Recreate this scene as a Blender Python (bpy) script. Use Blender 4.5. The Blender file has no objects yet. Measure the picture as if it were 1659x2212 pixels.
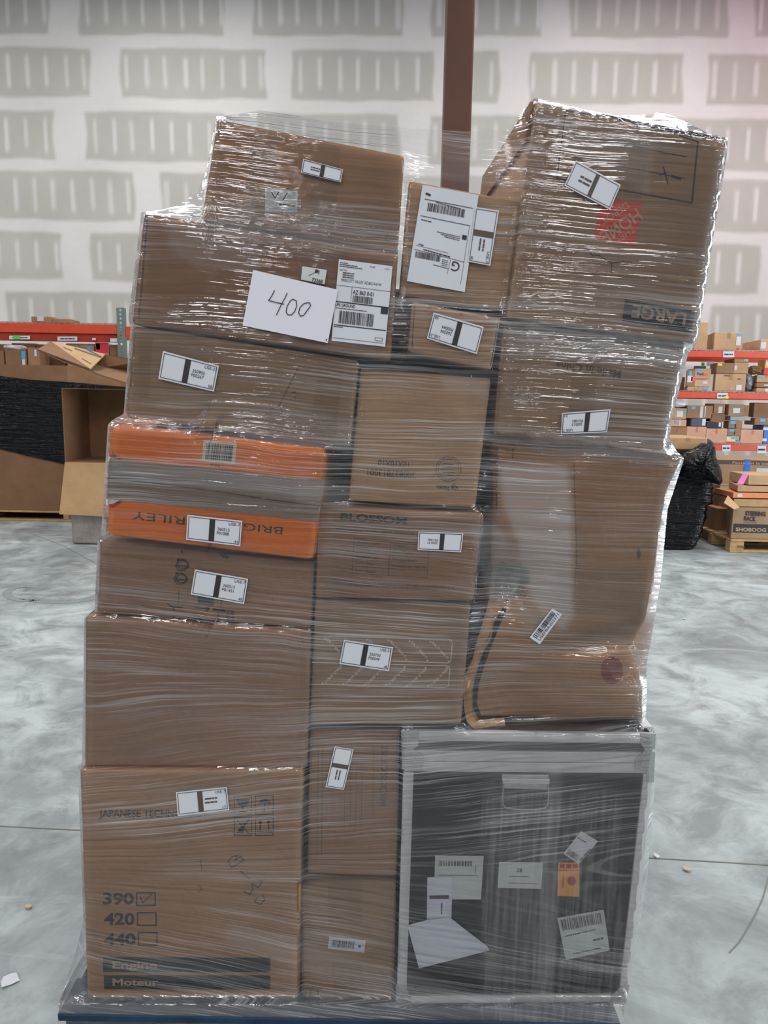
import bpy, bmesh, math, random
import numpy as np
from mathutils import Vector
random.seed(7)
SC = bpy.context.scene
COL = SC.collection

# ---------------------------------------------------------------- camera
W, H, F = 1659.0, 2212.0, 1560.0
EYE = 1.425
PITCH, ROLL = math.radians(8.65), 0.018
cp, sp, cr, sr = math.cos(PITCH), math.sin(PITCH), math.cos(ROLL), math.sin(ROLL)
CF = Vector((0, cp, -sp)); R0 = Vector((1, 0, 0)); U0 = Vector((0, sp, cp))
CR = R0 * cr + U0 * sr
CU = -R0 * sr + U0 * cr
CAM = Vector((0, 0, EYE))
cam_data = bpy.data.cameras.new('camera'); cam = bpy.data.objects.new('camera', cam_data); COL.objects.link(cam)
from mathutils import Matrix
M3 = Matrix((CR, CU, -CF)).transposed()
cam.matrix_world = Matrix.Translation(CAM) @ M3.to_4x4()
cam_data.sensor_fit = 'VERTICAL'; cam_data.sensor_height = 36.0; cam_data.lens = F / H * 36.0
cam_data.clip_end = 200
SC.camera = cam

# ---------------------------------------------------------------- light and exposure
SC.view_settings.view_transform = 'Standard'; SC.view_settings.look = 'None'
SC.view_settings.gamma = 1.0; SC.view_settings.use_curve_mapping = False
SC.view_settings.exposure = 0.0
wd = bpy.data.worlds.new('world'); SC.world = wd; wd.use_nodes = True
wd.node_tree.nodes['Background'].inputs[0].default_value = (0.80, 0.88, 1.0, 1)
wd.node_tree.nodes['Background'].inputs[1].default_value = 0.22
def area(name, loc, target, sx, sy, power, col=(1, 1, 1)):
    l = bpy.data.lights.new(name, 'AREA'); l.shape = 'RECTANGLE'; l.size = sx; l.size_y = sy
    l.energy = power; l.color = col
    o = bpy.data.objects.new(name, l); COL.objects.link(o); o.location = loc
    d = Vector(target) - Vector(loc)
    o.rotation_euler = d.to_track_quat('-Z', 'Y').to_euler()
    return o
for yy, pw in ((-17, 210), (-12, 205), (-7, 170), (-3.2, 125), (3.6, 135), (8.2, 140), (11.0, 128)):
    for xx in (-10, -3.6, 3.6, 10):
        area('high_bay_light', (xx + (0.7 if yy < 0 else 0), yy, 8.6), (xx, yy, 0), 2.4, 0.8, pw, (1.0, 0.985, 0.95))
area('dock_door_light', (10.0, 4.0, 2.4), (0, 3.0, 1.2), 5.0, 4.0, 560, (0.90, 0.95, 1.0))
area('added_tint_light', (8.0, 9.5, 7.6), (6.6, 14, 7.0), 1.4, 0.8, 60, (1.0, 0.35, 0.5))  # added lamp without a fixture, puts a pink tint on the upper right wall

# ---------------------------------------------------------------- pixel <-> place helpers
def ray(px, py):
    return CF + CR * ((px - W / 2) / F) + CU * ((H / 2 - py) / F)
def atY(px, py, Y):
    d = ray(px, py); return CAM + d * (Y / d.y)
def atZ(px, py, z=0.0):
    d = ray(px, py); return CAM + d * ((z - EYE) / d.z)
def proj_np(P):
    v = P - np.array(CAM)
    a = v @ np.array(CR); b = v @ np.array(CU); c = v @ np.array(CF)
    return W / 2 + F * a / c, H / 2 - F * b / c
nCR, nCU, nCF = np.array(CR), np.array(CU), np.array(CF)
def atY_np(px, py, Y):
    d = nCF + np.multiply.outer((px - W / 2) / F, nCR) + np.multiply.outer((H / 2 - py) / F, nCU)
    return np.array(CAM) + d * (Y / d[..., 1])[..., None]

# ---------------------------------------------------------------- materials
def srgb(r, g, b):
    f = lambda c: (c / 255 / 12.92) if c / 255 <= 0.04045 else ((c / 255 + 0.055) / 1.055) ** 2.4
    return (f(r), f(g), f(b), 1)
MATS = {}
def newmat(name):
    m = bpy.data.materials.new(name); m.use_nodes = True
    return m, m.node_tree, m.node_tree.nodes['Principled BSDF']
def N(nt, t, **kw):
    n = nt.nodes.new(t)
    for k, v in kw.items(): setattr(n, k, v)
    return n
def mathn(nt, op, a, b=None, c=None, clamp=False):
    n = N(nt, 'ShaderNodeMath', operation=op, use_clamp=clamp)
    for i, v in enumerate((a, b, c)):
        if v is None: continue
        if isinstance(v, (int, float)): n.inputs[i].default_value = v
        else: nt.links.new(v, n.inputs[i])
    return n.outputs[0]
def noise(nt, vec, scale, detail=3, rough=0.5, dist=0.0):
    n = N(nt, 'ShaderNodeTexNoise'); n.inputs['Scale'].default_value = scale
    n.inputs['Detail'].default_value = detail; n.inputs['Roughness'].default_value = rough
    n.inputs['Distortion'].default_value = dist
    if vec is not None: nt.links.new(vec, n.inputs['Vector'])
    return n.outputs['Fac']
def maprange(nt, v, a, b, c=0.0, d=1.0, smooth=False):
    n = N(nt, 'ShaderNodeMapRange'); n.clamp = True
    if smooth: n.interpolation_type = 'SMOOTHSTEP'
    nt.links.new(v, n.inputs[0])
    for i, x in enumerate((a, b, c, d)): n.inputs[i + 1].default_value = x
    return n.outputs[0]
def mixc(nt, fac, A, B):
    n = N(nt, 'ShaderNodeMix', data_type='RGBA')
    for s, v in ((n.inputs[0], fac), (n.inputs[6], A), (n.inputs[7], B)):
        if isinstance(v, (int, float)): s.default_value = v
        elif isinstance(v, tuple): s.default_value = v
        else: nt.links.new(v, s)
    return n.outputs[2]
def mapping(nt, vec, scale=(1, 1, 1), rot=(0, 0, 0)):
    n = N(nt, 'ShaderNodeMapping'); n.inputs['Scale'].default_value = scale; n.inputs['Rotation'].default_value = rot
    nt.links.new(vec, n.inputs['Vector']); return n.outputs[0]
def simple(name, col, rough=0.6, metal=0.0, var=0.12, nscale=8.0, bump=0.0, bscale=60.0, coat=0.0):
    if name in MATS: return MATS[name]
    m, nt, b = newmat(name)
    tc = N(nt, 'ShaderNodeTexCoord').outputs['Object']
    f = noise(nt, tc, nscale, 4, 0.6)
    c0 = tuple(x * (1 - var) for x in col[:3]) + (1,); c1 = tuple(min(1, x * (1 + var)) for x in col[:3]) + (1,)
    nt.links.new(mixc(nt, maprange(nt, f, 0.3, 0.7), c0, c1), b.inputs['Base Color'])
    b.inputs['Roughness'].default_value = rough; b.inputs['Metallic'].default_value = metal
    b.inputs['Coat Weight'].default_value = coat
    if bump:
        bn = N(nt, 'ShaderNodeBump'); bn.inputs['Strength'].default_value = bump; bn.inputs['Distance'].default_value = 0.01
        nt.links.new(noise(nt, tc, bscale, 3), bn.inputs['Height']); nt.links.new(bn.outputs[0], b.inputs['Normal'])
    MATS[name] = m; return m
def cardboard(name, rgb, var=0.10, seed=0.0, flute=(1, 1, 1)):
    if name in MATS: return MATS[name]
    m, nt, b = newmat(name)
    tc = N(nt, 'ShaderNodeTexCoord').outputs['Object']
    col = srgb(*rgb)
    vadd = N(nt, 'ShaderNodeVectorMath', operation='ADD'); nt.links.new(tc, vadd.inputs[0]); vadd.inputs[1].default_value = (seed, seed * 1.7, seed * 0.6)
    v = vadd.outputs[0]
    big = noise(nt, v, 4.0, 4, 0.6, 0.4)
    fine = noise(nt, mapping(nt, v, (8, 8, 160)), 1.0, 2, 0.6)
    speck = noise(nt, v, 420, 2, 0.7)
    c0 = tuple(x * (1 - var * 1.4) for x in col[:3]) + (1,); c1 = tuple(min(1, x * (1 + var)) for x in col[:3]) + (1,)
    c = mixc(nt, maprange(nt, big, 0.3, 0.7), c0, c1)
    c = mixc(nt, mathn(nt, 'MULTIPLY', maprange(nt, fine, 0.35, 0.75), 0.16), c, tuple(x * 0.62 for x in col[:3]) + (1,))
    c = mixc(nt, mathn(nt, 'MULTIPLY', maprange(nt, speck, 0.55, 0.8), 0.22), c, tuple(x * 0.5 for x in col[:3]) + (1,))
    nt.links.new(c, b.inputs['Base Color'])
    b.inputs['Roughness'].default_value = 0.78; b.inputs['Specular IOR Level'].default_value = 0.3
    bn = N(nt, 'ShaderNodeBump'); bn.inputs['Strength'].default_value = 0.35; bn.inputs['Distance'].default_value = 0.02
    nt.links.new(noise(nt, v, 7, 3, 0.55, 0.5), bn.inputs['Height']); nt.links.new(bn.outputs[0], b.inputs['Normal'])
    MATS[name] = m; return m

CB = {
 'kraft':  cardboard('cardboard_kraft', (170, 132, 98)),
 'kraft2': cardboard('cardboard_kraft_red', (160, 123, 94), seed=3.1),
 'kraft3': cardboard('cardboard_kraft_pale', (192, 157, 122), seed=5.2),
 'kraft4': cardboard('cardboard_kraft_grey', (162, 133, 105), seed=8.2),
 'tan':    cardboard('cardboard_tan', (188, 152, 112), seed=11.0),
 'brown':  cardboard('cardboard_brown', (138, 103, 76), seed=13.0),
 'pink':   cardboard('cardboard_pinkish', (212, 165, 140), seed=15.0),
 'orange': cardboard('cardboard_printed_orange', (232, 126, 34), var=0.05, seed=17.0),
}
INK = simple('black_ink', srgb(44, 42, 44), 0.6, var=0.2)
INK_G = simple('grey_ink', srgb(84, 74, 68), 0.7, var=0.25)
INK_F = simple('faded_ink', srgb(112, 90, 74), 0.7, var=0.2)
PAPER = simple('white_paper', srgb(206, 208, 216), 0.55, var=0.03)
PAPER2 = simple('grey_paper', srgb(196, 200, 200), 0.6, var=0.04)
WHITE_INK = simple('white_ink', srgb(224, 214, 200), 0.6, var=0.05)
RED_INK = simple('red_ink', srgb(214, 78, 62), 0.6, var=0.06)
CRIMSON = simple('crimson_ink', srgb(214, 44, 66), 0.5, var=0.05)
KRAFT_INK = simple('bare_cardboard_lettering', srgb(176, 146, 120), 0.7, var=0.08)
BLUE_ST = simple('blue_sticker', srgb(70, 170, 225), 0.5, var=0.05)
ORANGE_ST = simple('orange_sticker', srgb(240, 90, 60), 0.5)
GREEN_ST = simple('green_sticker', srgb(80, 200, 90), 0.5)
YELLOW_ST = simple('yellow_sticker', srgb(240, 215, 50), 0.5)
PURPLE_INK = simple('purple_ink', srgb(90, 60, 140), 0.6)
EDGE = simple('cut_cardboard_edge', srgb(150, 114, 86), 0.85, var=0.25, nscale=90)
STAPLE = simple('copper_staple', srgb(206, 130, 92), 0.35, metal=0.8)

def tape_mat():
    m, nt, b = newmat('clear_packing_tape')
    out = nt.nodes['Material Output']
    b.inputs['Base Color'].default_value = srgb(178, 150, 120); b.inputs['Roughness'].default_value = 0.18
    tr = N(nt, 'ShaderNodeBsdfTransparent'); tr.inputs[0].default_value = (0.96, 0.93, 0.88, 1)
    mx = N(nt, 'ShaderNodeMixShader'); mx.inputs[0].default_value = 0.28
    nt.links.new(tr.outputs[0], mx.inputs[1]); nt.links.new(b.outputs[0], mx.inputs[2]); nt.links.new(mx.outputs[0], out.inputs[0])
    return m
TAPE = tape_mat()
def greytape_mat():
    m, nt, b = newmat('grey_brown_tape')
    out = nt.nodes['Material Output']
    b.inputs['Base Color'].default_value = srgb(150, 134, 118); b.inputs['Roughness'].default_value = 0.22
    tr = N(nt, 'ShaderNodeBsdfTransparent'); tr.inputs[0].default_value = (0.8, 0.8, 0.78, 1)
    mx = N(nt, 'ShaderNodeMixShader'); mx.inputs[0].default_value = 0.80
    nt.links.new(tr.outputs[0], mx.inputs[1]); nt.links.new(b.outputs[0], mx.inputs[2]); nt.links.new(mx.outputs[0], out.inputs[0])
    return m
GREYTAPE = greytape_mat()

def film_mat():
    m, nt, b = newmat('stretch_film')
    nt.nodes.remove(b)
    out = nt.nodes['Material Output']
    tc = N(nt, 'ShaderNodeTexCoord').outputs['Object']
    sx = N(nt, 'ShaderNodeSeparateXYZ'); nt.links.new(tc, sx.inputs[0]); X, Y, Z = sx.outputs
    fc = N(nt, 'ShaderNodeFloatCurve'); c = fc.mapping.curves[0]
    pts = [(0.0, 0.44), (0.08, 0.36), (0.17, 0.32), (0.27, 0.62), (0.36, 0.60), (0.5, 0.44), (0.62, 0.46), (0.8, 0.44), (0.92, 0.42), (1.0, 0.45)]
    while len(c.points) < len(pts): c.points.new(0.5, 0.5)
    for p, q in zip(c.points, pts): p.location = q
    fc.mapping.update()
    nt.links.new(mathn(nt, 'DIVIDE', Z, 2.0), fc.inputs['Value'])
    slope = mathn(nt, 'SUBTRACT', fc.outputs[0], 0.5)
    z2 = mathn(nt, 'ADD', Z, mathn(nt, 'MULTIPLY', slope, mathn(nt, 'MULTIPLY', X, -1.0)))
    wob = mathn(nt, 'MULTIPLY', mathn(nt, 'SUBTRACT', noise(nt, tc, 3.2, 2), 0.5), 0.035)
    z2 = mathn(nt, 'ADD', mathn(nt, 'ADD', z2, wob), mathn(nt, 'MULTIPLY', Y, 0.12))
    def vec(kx, kz):
        n = N(nt, 'ShaderNodeCombineXYZ')
        nt.links.new(mathn(nt, 'MULTIPLY', X, kx), n.inputs[0]); nt.links.new(mathn(nt, 'MULTIPLY', Y, kx), n.inputs[1]); nt.links.new(mathn(nt, 'MULTIPLY', z2, kz), n.inputs[2])
        return n.outputs[0]
    s1 = noise(nt, vec(2.6, 230), 1.0, 2, 0.6)
    s2 = noise(nt, vec(1.5, 75), 1.0, 3, 0.6)
    s3 = noise(nt, vec(4.0, 460), 1.0, 1, 0.5)
    nv = N(nt, 'ShaderNodeCombineXYZ'); nt.links.new(mathn(nt, 'MULTIPLY', X, 120), nv.inputs[0]); nt.links.new(mathn(nt, 'MULTIPLY', Z, 5), nv.inputs[1])
    vs = noise(nt, nv.outputs[0], 1.0, 2, 0.6)
    at = N(nt, 'ShaderNodeAttribute', attribute_name='layers'); sep = N(nt, 'ShaderNodeSeparateColor'); nt.links.new(at.outputs['Color'], sep.inputs[0])
    region, vert, gloss = sep.outputs
    patch = maprange(nt, noise(nt, mapping(nt, tc, (1, 1, 3.2)), 2.6, 2, 0.5), 0.36, 0.64, 0.12, 1.0, True)
    a1 = maprange(nt, s1, 0.53, 0.66, 0.0, 0.36)
    a2 = maprange(nt, s2, 0.50, 0.70, 0.0, 0.22)
    a3 = maprange(nt, s3, 0.56, 0.66, 0.0, 0.36)
    milk = mathn(nt, 'MULTIPLY', mathn(nt, 'ADD', mathn(nt, 'ADD', a1, a2), a3), patch)
    milk = mathn(nt, 'ADD', mathn(nt, 'MULTIPLY', mathn(nt, 'MULTIPLY', milk, 0.86), at.outputs['Alpha']), 0.012)
    milk = mathn(nt, 'ADD', milk, mathn(nt, 'MULTIPLY', region, 0.40))
    milk = mathn(nt, 'ADD', milk, mathn(nt, 'MULTIPLY', vert, maprange(nt, vs, 0.4, 0.8, 0.0, 0.16)))
    milk = mathn(nt, 'MINIMUM', milk, 0.85)
    # height for the wrinkles
    h = mathn(nt, 'ADD', mathn(nt, 'MULTIPLY', s1, 0.45), mathn(nt, 'MULTIPLY', s2, 2.2))
    h = mathn(nt, 'ADD', h, mathn(nt, 'MULTIPLY', s3, 0.12))
    h = mathn(nt, 'ADD', h, mathn(nt, 'MULTIPLY', noise(nt, mapping(nt, tc, (1, 1, 2)), 12, 3, 0.55), 1.3))
    bn = N(nt, 'ShaderNodeBump'); bn.inputs['Distance'].default_value = 0.0040; nt.links.new(mathn(nt, 'MULTIPLY', mathn(nt, 'ADD', mathn(nt, 'MULTIPLY', gloss, 0.45), 0.42), mathn(nt, 'ADD', mathn(nt, 'MULTIPLY', at.outputs['Alpha'], 0.7), 0.3)), bn.inputs['Strength'])
    nt.links.new(h, bn.inputs['Height'])
    tr = N(nt, 'ShaderNodeBsdfTransparent'); tr.inputs[0].default_value = (0.985, 0.985, 0.99, 1)
    df = N(nt, 'ShaderNodeBsdfDiffuse'); df.inputs[0].default_value = (0.80, 0.80, 0.82, 1)
    tl = N(nt, 'ShaderNodeBsdfTranslucent'); tl.inputs[0].default_value = (0.80, 0.80, 0.82, 1)
    dt = N(nt, 'ShaderNodeMixShader'); dt.inputs[0].default_value = 0.35
    nt.links.new(df.outputs[0], dt.inputs[1]); nt.links.new(tl.outputs[0], dt.inputs[2])
    m1 = N(nt, 'ShaderNodeMixShader'); nt.links.new(milk, m1.inputs[0]); nt.links.new(tr.outputs[0], m1.inputs[1]); nt.links.new(dt.outputs[0], m1.inputs[2])
    gl = N(nt, 'ShaderNodeBsdfGlossy'); gl.inputs['Color'].default_value = (0.95, 0.97, 1, 1); gl.inputs['Roughness'].default_value = 0.07
    nt.links.new(bn.outputs[0], gl.inputs['Normal'])
    fr = N(nt, 'ShaderNodeFresnel'); fr.inputs['IOR'].default_value = 1.5; nt.links.new(bn.outputs[0], fr.inputs['Normal'])
    g = mathn(nt, 'MULTIPLY', fr.outputs[0], mathn(nt, 'ADD', mathn(nt, 'MULTIPLY', gloss, 2.2), 1.5))
    g = mathn(nt, 'MINIMUM', g, 0.9)
    m2 = N(nt, 'ShaderNodeMixShader'); nt.links.new(g, m2.inputs[0]); nt.links.new(m1.outputs[0], m2.inputs[1]); nt.links.new(gl.outputs[0], m2.inputs[2])
    nt.links.new(m2.outputs[0], out.inputs[0])
    return m
FILM = film_mat()

# ---------------------------------------------------------------- object helpers
def link(name, me, mat=None, parent=None):
    o = bpy.data.objects.new(name, me); COL.objects.link(o)
    if mat is not None: me.materials.append(mat)
    if parent is not None: o.parent = parent
    return o
def tag(o, label, cat, group=None, kind=None):
    if label: o['label'] = label
    if cat: o['category'] = cat
    if group: o['group'] = group
    if kind: o['kind'] = kind
    return o
def mesh_from(name, verts, faces, smooth=False):
    me = bpy.data.meshes.new(name); me.from_pydata([tuple(v) for v in verts], [], faces); me.update()
    if smooth: me.polygons.foreach_set('use_smooth', [True] * len(me.polygons))
    return me
def bm_to(name, bm, mat=None, parent=None, smooth=False):
    me = bpy.data.meshes.new(name); bm.normal_update(); bm.to_mesh(me); bm.free()
    if smooth: me.polygons.foreach_set('use_smooth', [True] * len(me.polygons))
    return link(name, me, mat, parent)
def add_box(bm, lo, hi):
    vs = [bm.verts.new((x, y, z)) for x in (lo[0], hi[0]) for y in (lo[1], hi[1]) for z in (lo[2], hi[2])]
    for f in ((0, 1, 3, 2), (4, 6, 7, 5), (0, 4, 5, 1), (2, 3, 7, 6), (0, 2, 6, 4), (1, 5, 7, 3)):
        bm.faces.new([vs[i] for i in f])
    return vs
def add_hexa(bm, f4, b4):
    """f4/b4: TL,TR,BR,BL of front and back"""
    v = [bm.verts.new(p) for p in list(f4) + list(b4)]
    for f in ((0, 3, 2, 1), (4, 5, 6, 7), (0, 1, 5, 4), (1, 2, 6, 5), (2, 3, 7, 6), (3, 0, 4, 7)):
        bm.faces.new([v[i] for i in f])
    return v
def bevel(bm, w, seg=2):
    bmesh.ops.bevel(bm, geom=list(bm.edges), offset=w, segments=seg, profile=0.5, affect='EDGES', clamp_overlap=True)
def empty(name, loc):
    o = bpy.data.objects.new(name, None); COL.objects.link(o); o.location = loc; o.empty_display_size = 0.05
    return o

TEXTCACHE = {}
def text_mesh(s, bold=0.0):
    k = (s, bold)
    if k in TEXTCACHE: return TEXTCACHE[k]
    cu = bpy.data.curves.new('t', 'FONT'); cu.body = s; cu.size = 1; cu.resolution_u = 3; cu.offset = bold
    o = bpy.data.objects.new('t', cu); COL.objects.link(o)
    dg = bpy.context.evaluated_depsgraph_get(); me = bpy.data.meshes.new_from_object(o.evaluated_get(dg))
    v = [tuple(x.co[:2]) for x in me.vertices]; f = [tuple(p.vertices) for p in me.polygons]
    bpy.data.objects.remove(o); bpy.data.curves.remove(cu); bpy.data.meshes.remove(me)
    xs = [a[0] for a in v]
    r = (v, f, min(xs), max(xs)); TEXTCACHE[k] = r
    return r

class Decal:
    """collects flat shapes in the photo's pixel frame, later laid on a surface by surf(px, py)"""
    def __init__(s): s.v = []; s.f = []
    def poly(s, pts):
        n = len(s.v); s.v += [tuple(p) for p in pts]; s.f.append(tuple(range(n, n + len(pts)))); return s
    def line(s, pts, w, closed=False):
        pts = list(pts)
        if closed: pts = pts + [pts[0]]
        for a, b in zip(pts, pts[1:]):
            dx, dy = b[0] - a[0], b[1] - a[1]; L = math.hypot(dx, dy) or 1
            nx, ny = -dy / L * w / 2, dx / L * w / 2
            ex, ey = dx / L * w * 0.3, dy / L * w * 0.3
            s.poly([(a[0] + nx - ex, a[1] + ny - ey), (b[0] + nx + ex, b[1] + ny + ey), (b[0] - nx + ex, b[1] - ny + ey), (a[0] - nx - ex, a[1] - ny - ey)])
        return s
    def ring(s, c, r, w, a0=0, a1=360, n=28, ry=None):
        ry = ry or r
        pts = [(c[0] + r * math.cos(math.radians(a0 + (a1 - a0) * i / n)), c[1] + ry * math.sin(math.radians(a0 + (a1 - a0) * i / n))) for i in range(n + 1)]
        return s.line(pts, w)
    def disc(s, c, r, n=16, ry=None):
        ry = ry or r
        return s.poly([(c[0] + r * math.cos(6.2832 * i / n), c[1] + ry * math.sin(6.2832 * i / n)) for i in range(n)])
    def text(s, t, p0, p1, h, bold=0.0):
        """baseline from p0 to p1, letter height h (capitals); fits the width. None in place of words: a row of unreadable small print"""
        if not isinstance(t, str):
            dx, dy = p1[0] - p0[0], p1[1] - p0[1]; L = math.hypot(dx, dy); r = random.Random(int(p0[0] * 7 + p0[1])); a = 0.0
            ox, oy = dy / L * h * .5, -dx / L * h * .5
            while a < L:
                b = min(L, a + h * r.choice((.5, .9, 1.4, 2.0)))
                s.line([(p0[0] + dx / L * a + ox, p0[1] + dy / L * a + oy), (p0[0] + dx / L * b + ox, p0[1] + dy / L * b + oy)], h * .55); a = b + h * .55
            return s
        v, f, x0, x1 = text_mesh(t, bold)
        dx, dy = p1[0] - p0[0], p1[1] - p0[1]; L = math.hypot(dx, dy)
        ux, uy = dx / L, dy / L; k = L / (x1 - x0); q = h / 0.70
        n = len(s.v)
        for a, b in v:
            A, B = (a - x0) * k, b * q
            s.v.append((p0[0] + ux * A + uy * B, p0[1] + uy * A - ux * B))
        s.f += [tuple(i + n for i in ff) for ff in f]
        return s
    def build(s, name, surf, mat, parent, thick=None):
        top = [surf(x, y) for x, y in s.v]
        me = mesh_from(name, top, s.f)
        return link(name, me, mat, parent)
# ================================================================ THE SETTING
WALL_Y = 13.9
def build_wall():
    nx, nz = 900, 250
    xs = np.linspace(-16, 16, nx); zs = np.linspace(0, 9.5, nz)
    GX, GZ = np.meshgrid(xs, zs)
    P = np.stack([GX, np.full_like(GX, WALL_Y), GZ], -1)
    PX, PY = proj_np(P)
    rng = np.random.RandomState(3)
    # drywall courses: bottom edge of each bare board at the two sides of the photo
    known = {0: (74, 82), 1: (209, 228), 2: (345, 369), 3: (475, 501), 4: (603, 635)}
    starts = {0: [(-205, 107), (173, 485), (548, 872), (931, 1168), (1230, 1572), (1629, 1965)],
              1: [(-120, 196), (262, 575), (632, 938), (1002, 1077), (1142, 1473), (1528, 1860)],
              2: [(-200, 118), (187, 490), (560, 864), (925, 1260), (1340, 1700)],
              3: [(-25, 292), (350, 668), (730, 1060), (1130, 1465), (1528, 1860)],
              4: [(-180, 134), (198, 500), (560, 870), (940, 1260), (1315, 1639), (1700, 2040)],
              5: [(16, 330), (390, 700), (760, 1080), (1150, 1475), (1532, 1870)]}
    mud = np.ones(PX.shape)
    def sm(d, w): return np.clip(d / w + 0.5, 0, 1)
    for k in range(-7, 9):
        if k in known: a, b = known[k]
        elif k < 0: a, b = 74 + 137 * k, 82 + 147 * k
        else: a, b = 603 + 128 * (k - 4), 635 + 133 * (k - 4)
        ht = 0.79 * ((135 if k < 4 else 128) if True else 0)
        bot = a + (b - a) * (PX - 100) / 1490.0
        scale = 1 + 0.055 * (PX - 100) / 1490.0
        top = bot - ht * scale
        lst = list(starts.get(k, []))
        if not lst:
            x = -140 + (k * 173) % 375
            lst = [(x + i * 380, x + i * 380 + 316) for i in range(-1, 6)]
        lo, hi = lst[0][0], lst[-1][1]
        while lo > -2600: lst.append((lo - 375, lo - 62)); lo -= 375
        while hi < 4200: lst.append((hi + 62, hi + 400)); hi += 400
        for (x0, x1) in lst:
            wob = 3.0 * np.sin(PX * 0.021 + k * 1.3 + x0) + 1.6 * np.sin(PX * 0.063 + x0)
            wv = 2.5 * np.sin(PY * 0.05 + x0 * 0.3)
            tilt = 0.03 * (PY - bot) * (1 if x0 < 800 else -1)
            g = sm(PX - x0 - wv - tilt, 7) * sm(x1 - PX + wv + tilt, 7) * sm(bot - PY + wob * 0.6, 7) * sm(PY - top + wob * 0.5, 8)
            # screw streaks
            pitch = 41 + 3 * (x0 / 1500.0); n0 = x0 + 12 + rng.rand() * 6
            st = np.zeros(PX.shape); x = n0
            while x < x1 - 4:
                cx = x + 0.06 * (PY - (bot - 50)) * (1 if x < 830 else -1) * min(1, abs(x - 830) / 600.0) + rng.randn() * 2
                wd_ = 4.2 + rng.rand() * 1.6
                y0 = top + 15 + rng.rand() * 8; y1 = bot - 14 - rng.rand() * 12
                m = np.exp(-((PX - cx) / wd_) ** 4) * sm(PY - y0, 14) * sm(y1 - PY, 14)
                st = np.maximum(st, m * (0.62 + 0.3 * rng.rand()))
                x += pitch
            g = g * (1 - st)
            mud = np.minimum(mud, 1 - g)
    verts = P.reshape(-1, 3)
    idx = np.arange(nx * nz).reshape(nz, nx)
    q = np.stack([idx[:-1, :-1], idx[:-1, 1:], idx[1:, 1:], idx[1:, :-1]], -1).reshape(-1, 4)
    me = bpy.data.meshes.new('wall_back'); me.vertices.add(len(verts)); me.vertices.foreach_set('co', verts.ravel())
    me.loops.add(q.size); me.loops.foreach_set('vertex_index', q.ravel())
    me.polygons.add(len(q)); me.polygons.foreach_set('loop_start', np.arange(0, q.size, 4)); me.polygons.foreach_set('loop_total', np.full(len(q), 4))
    me.update(calc_edges=True)
    at = me.attributes.new('mud', 'FLOAT', 'POINT'); at.data.foreach_set('value', mud.ravel().astype(np.float32))
    m, nt, b = newmat('drywall_with_joint_compound')
    tc = N(nt, 'ShaderNodeTexCoord').outputs['Object']
    a = N(nt, 'ShaderNodeAttribute', attribute_name='mud')
    f1 = noise(nt, tc, 1.1, 4, 0.6); f2 = noise(nt, tc, 22, 3, 0.6)
    grey = mixc(nt, maprange(nt, f1, 0.3, 0.7), srgb(178, 176, 169), srgb(187, 185, 178))
    white = mixc(nt, maprange(nt, f1, 0.3, 0.7), srgb(212, 209, 206), srgb(220, 217, 214))
    c = mixc(nt, a.outputs['Fac'], grey, white)
    c = mixc(nt, mathn(nt, 'MULTIPLY', maprange(nt, f2, 0.4, 0.8), 0.05), c, srgb(120, 120, 118))
    nt.links.new(c, b.inputs['Base Color']); b.inputs['Roughness'].default_value = 0.85
    o = link('wall_back', me, m); o['kind'] = 'structure'
build_wall()

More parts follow.
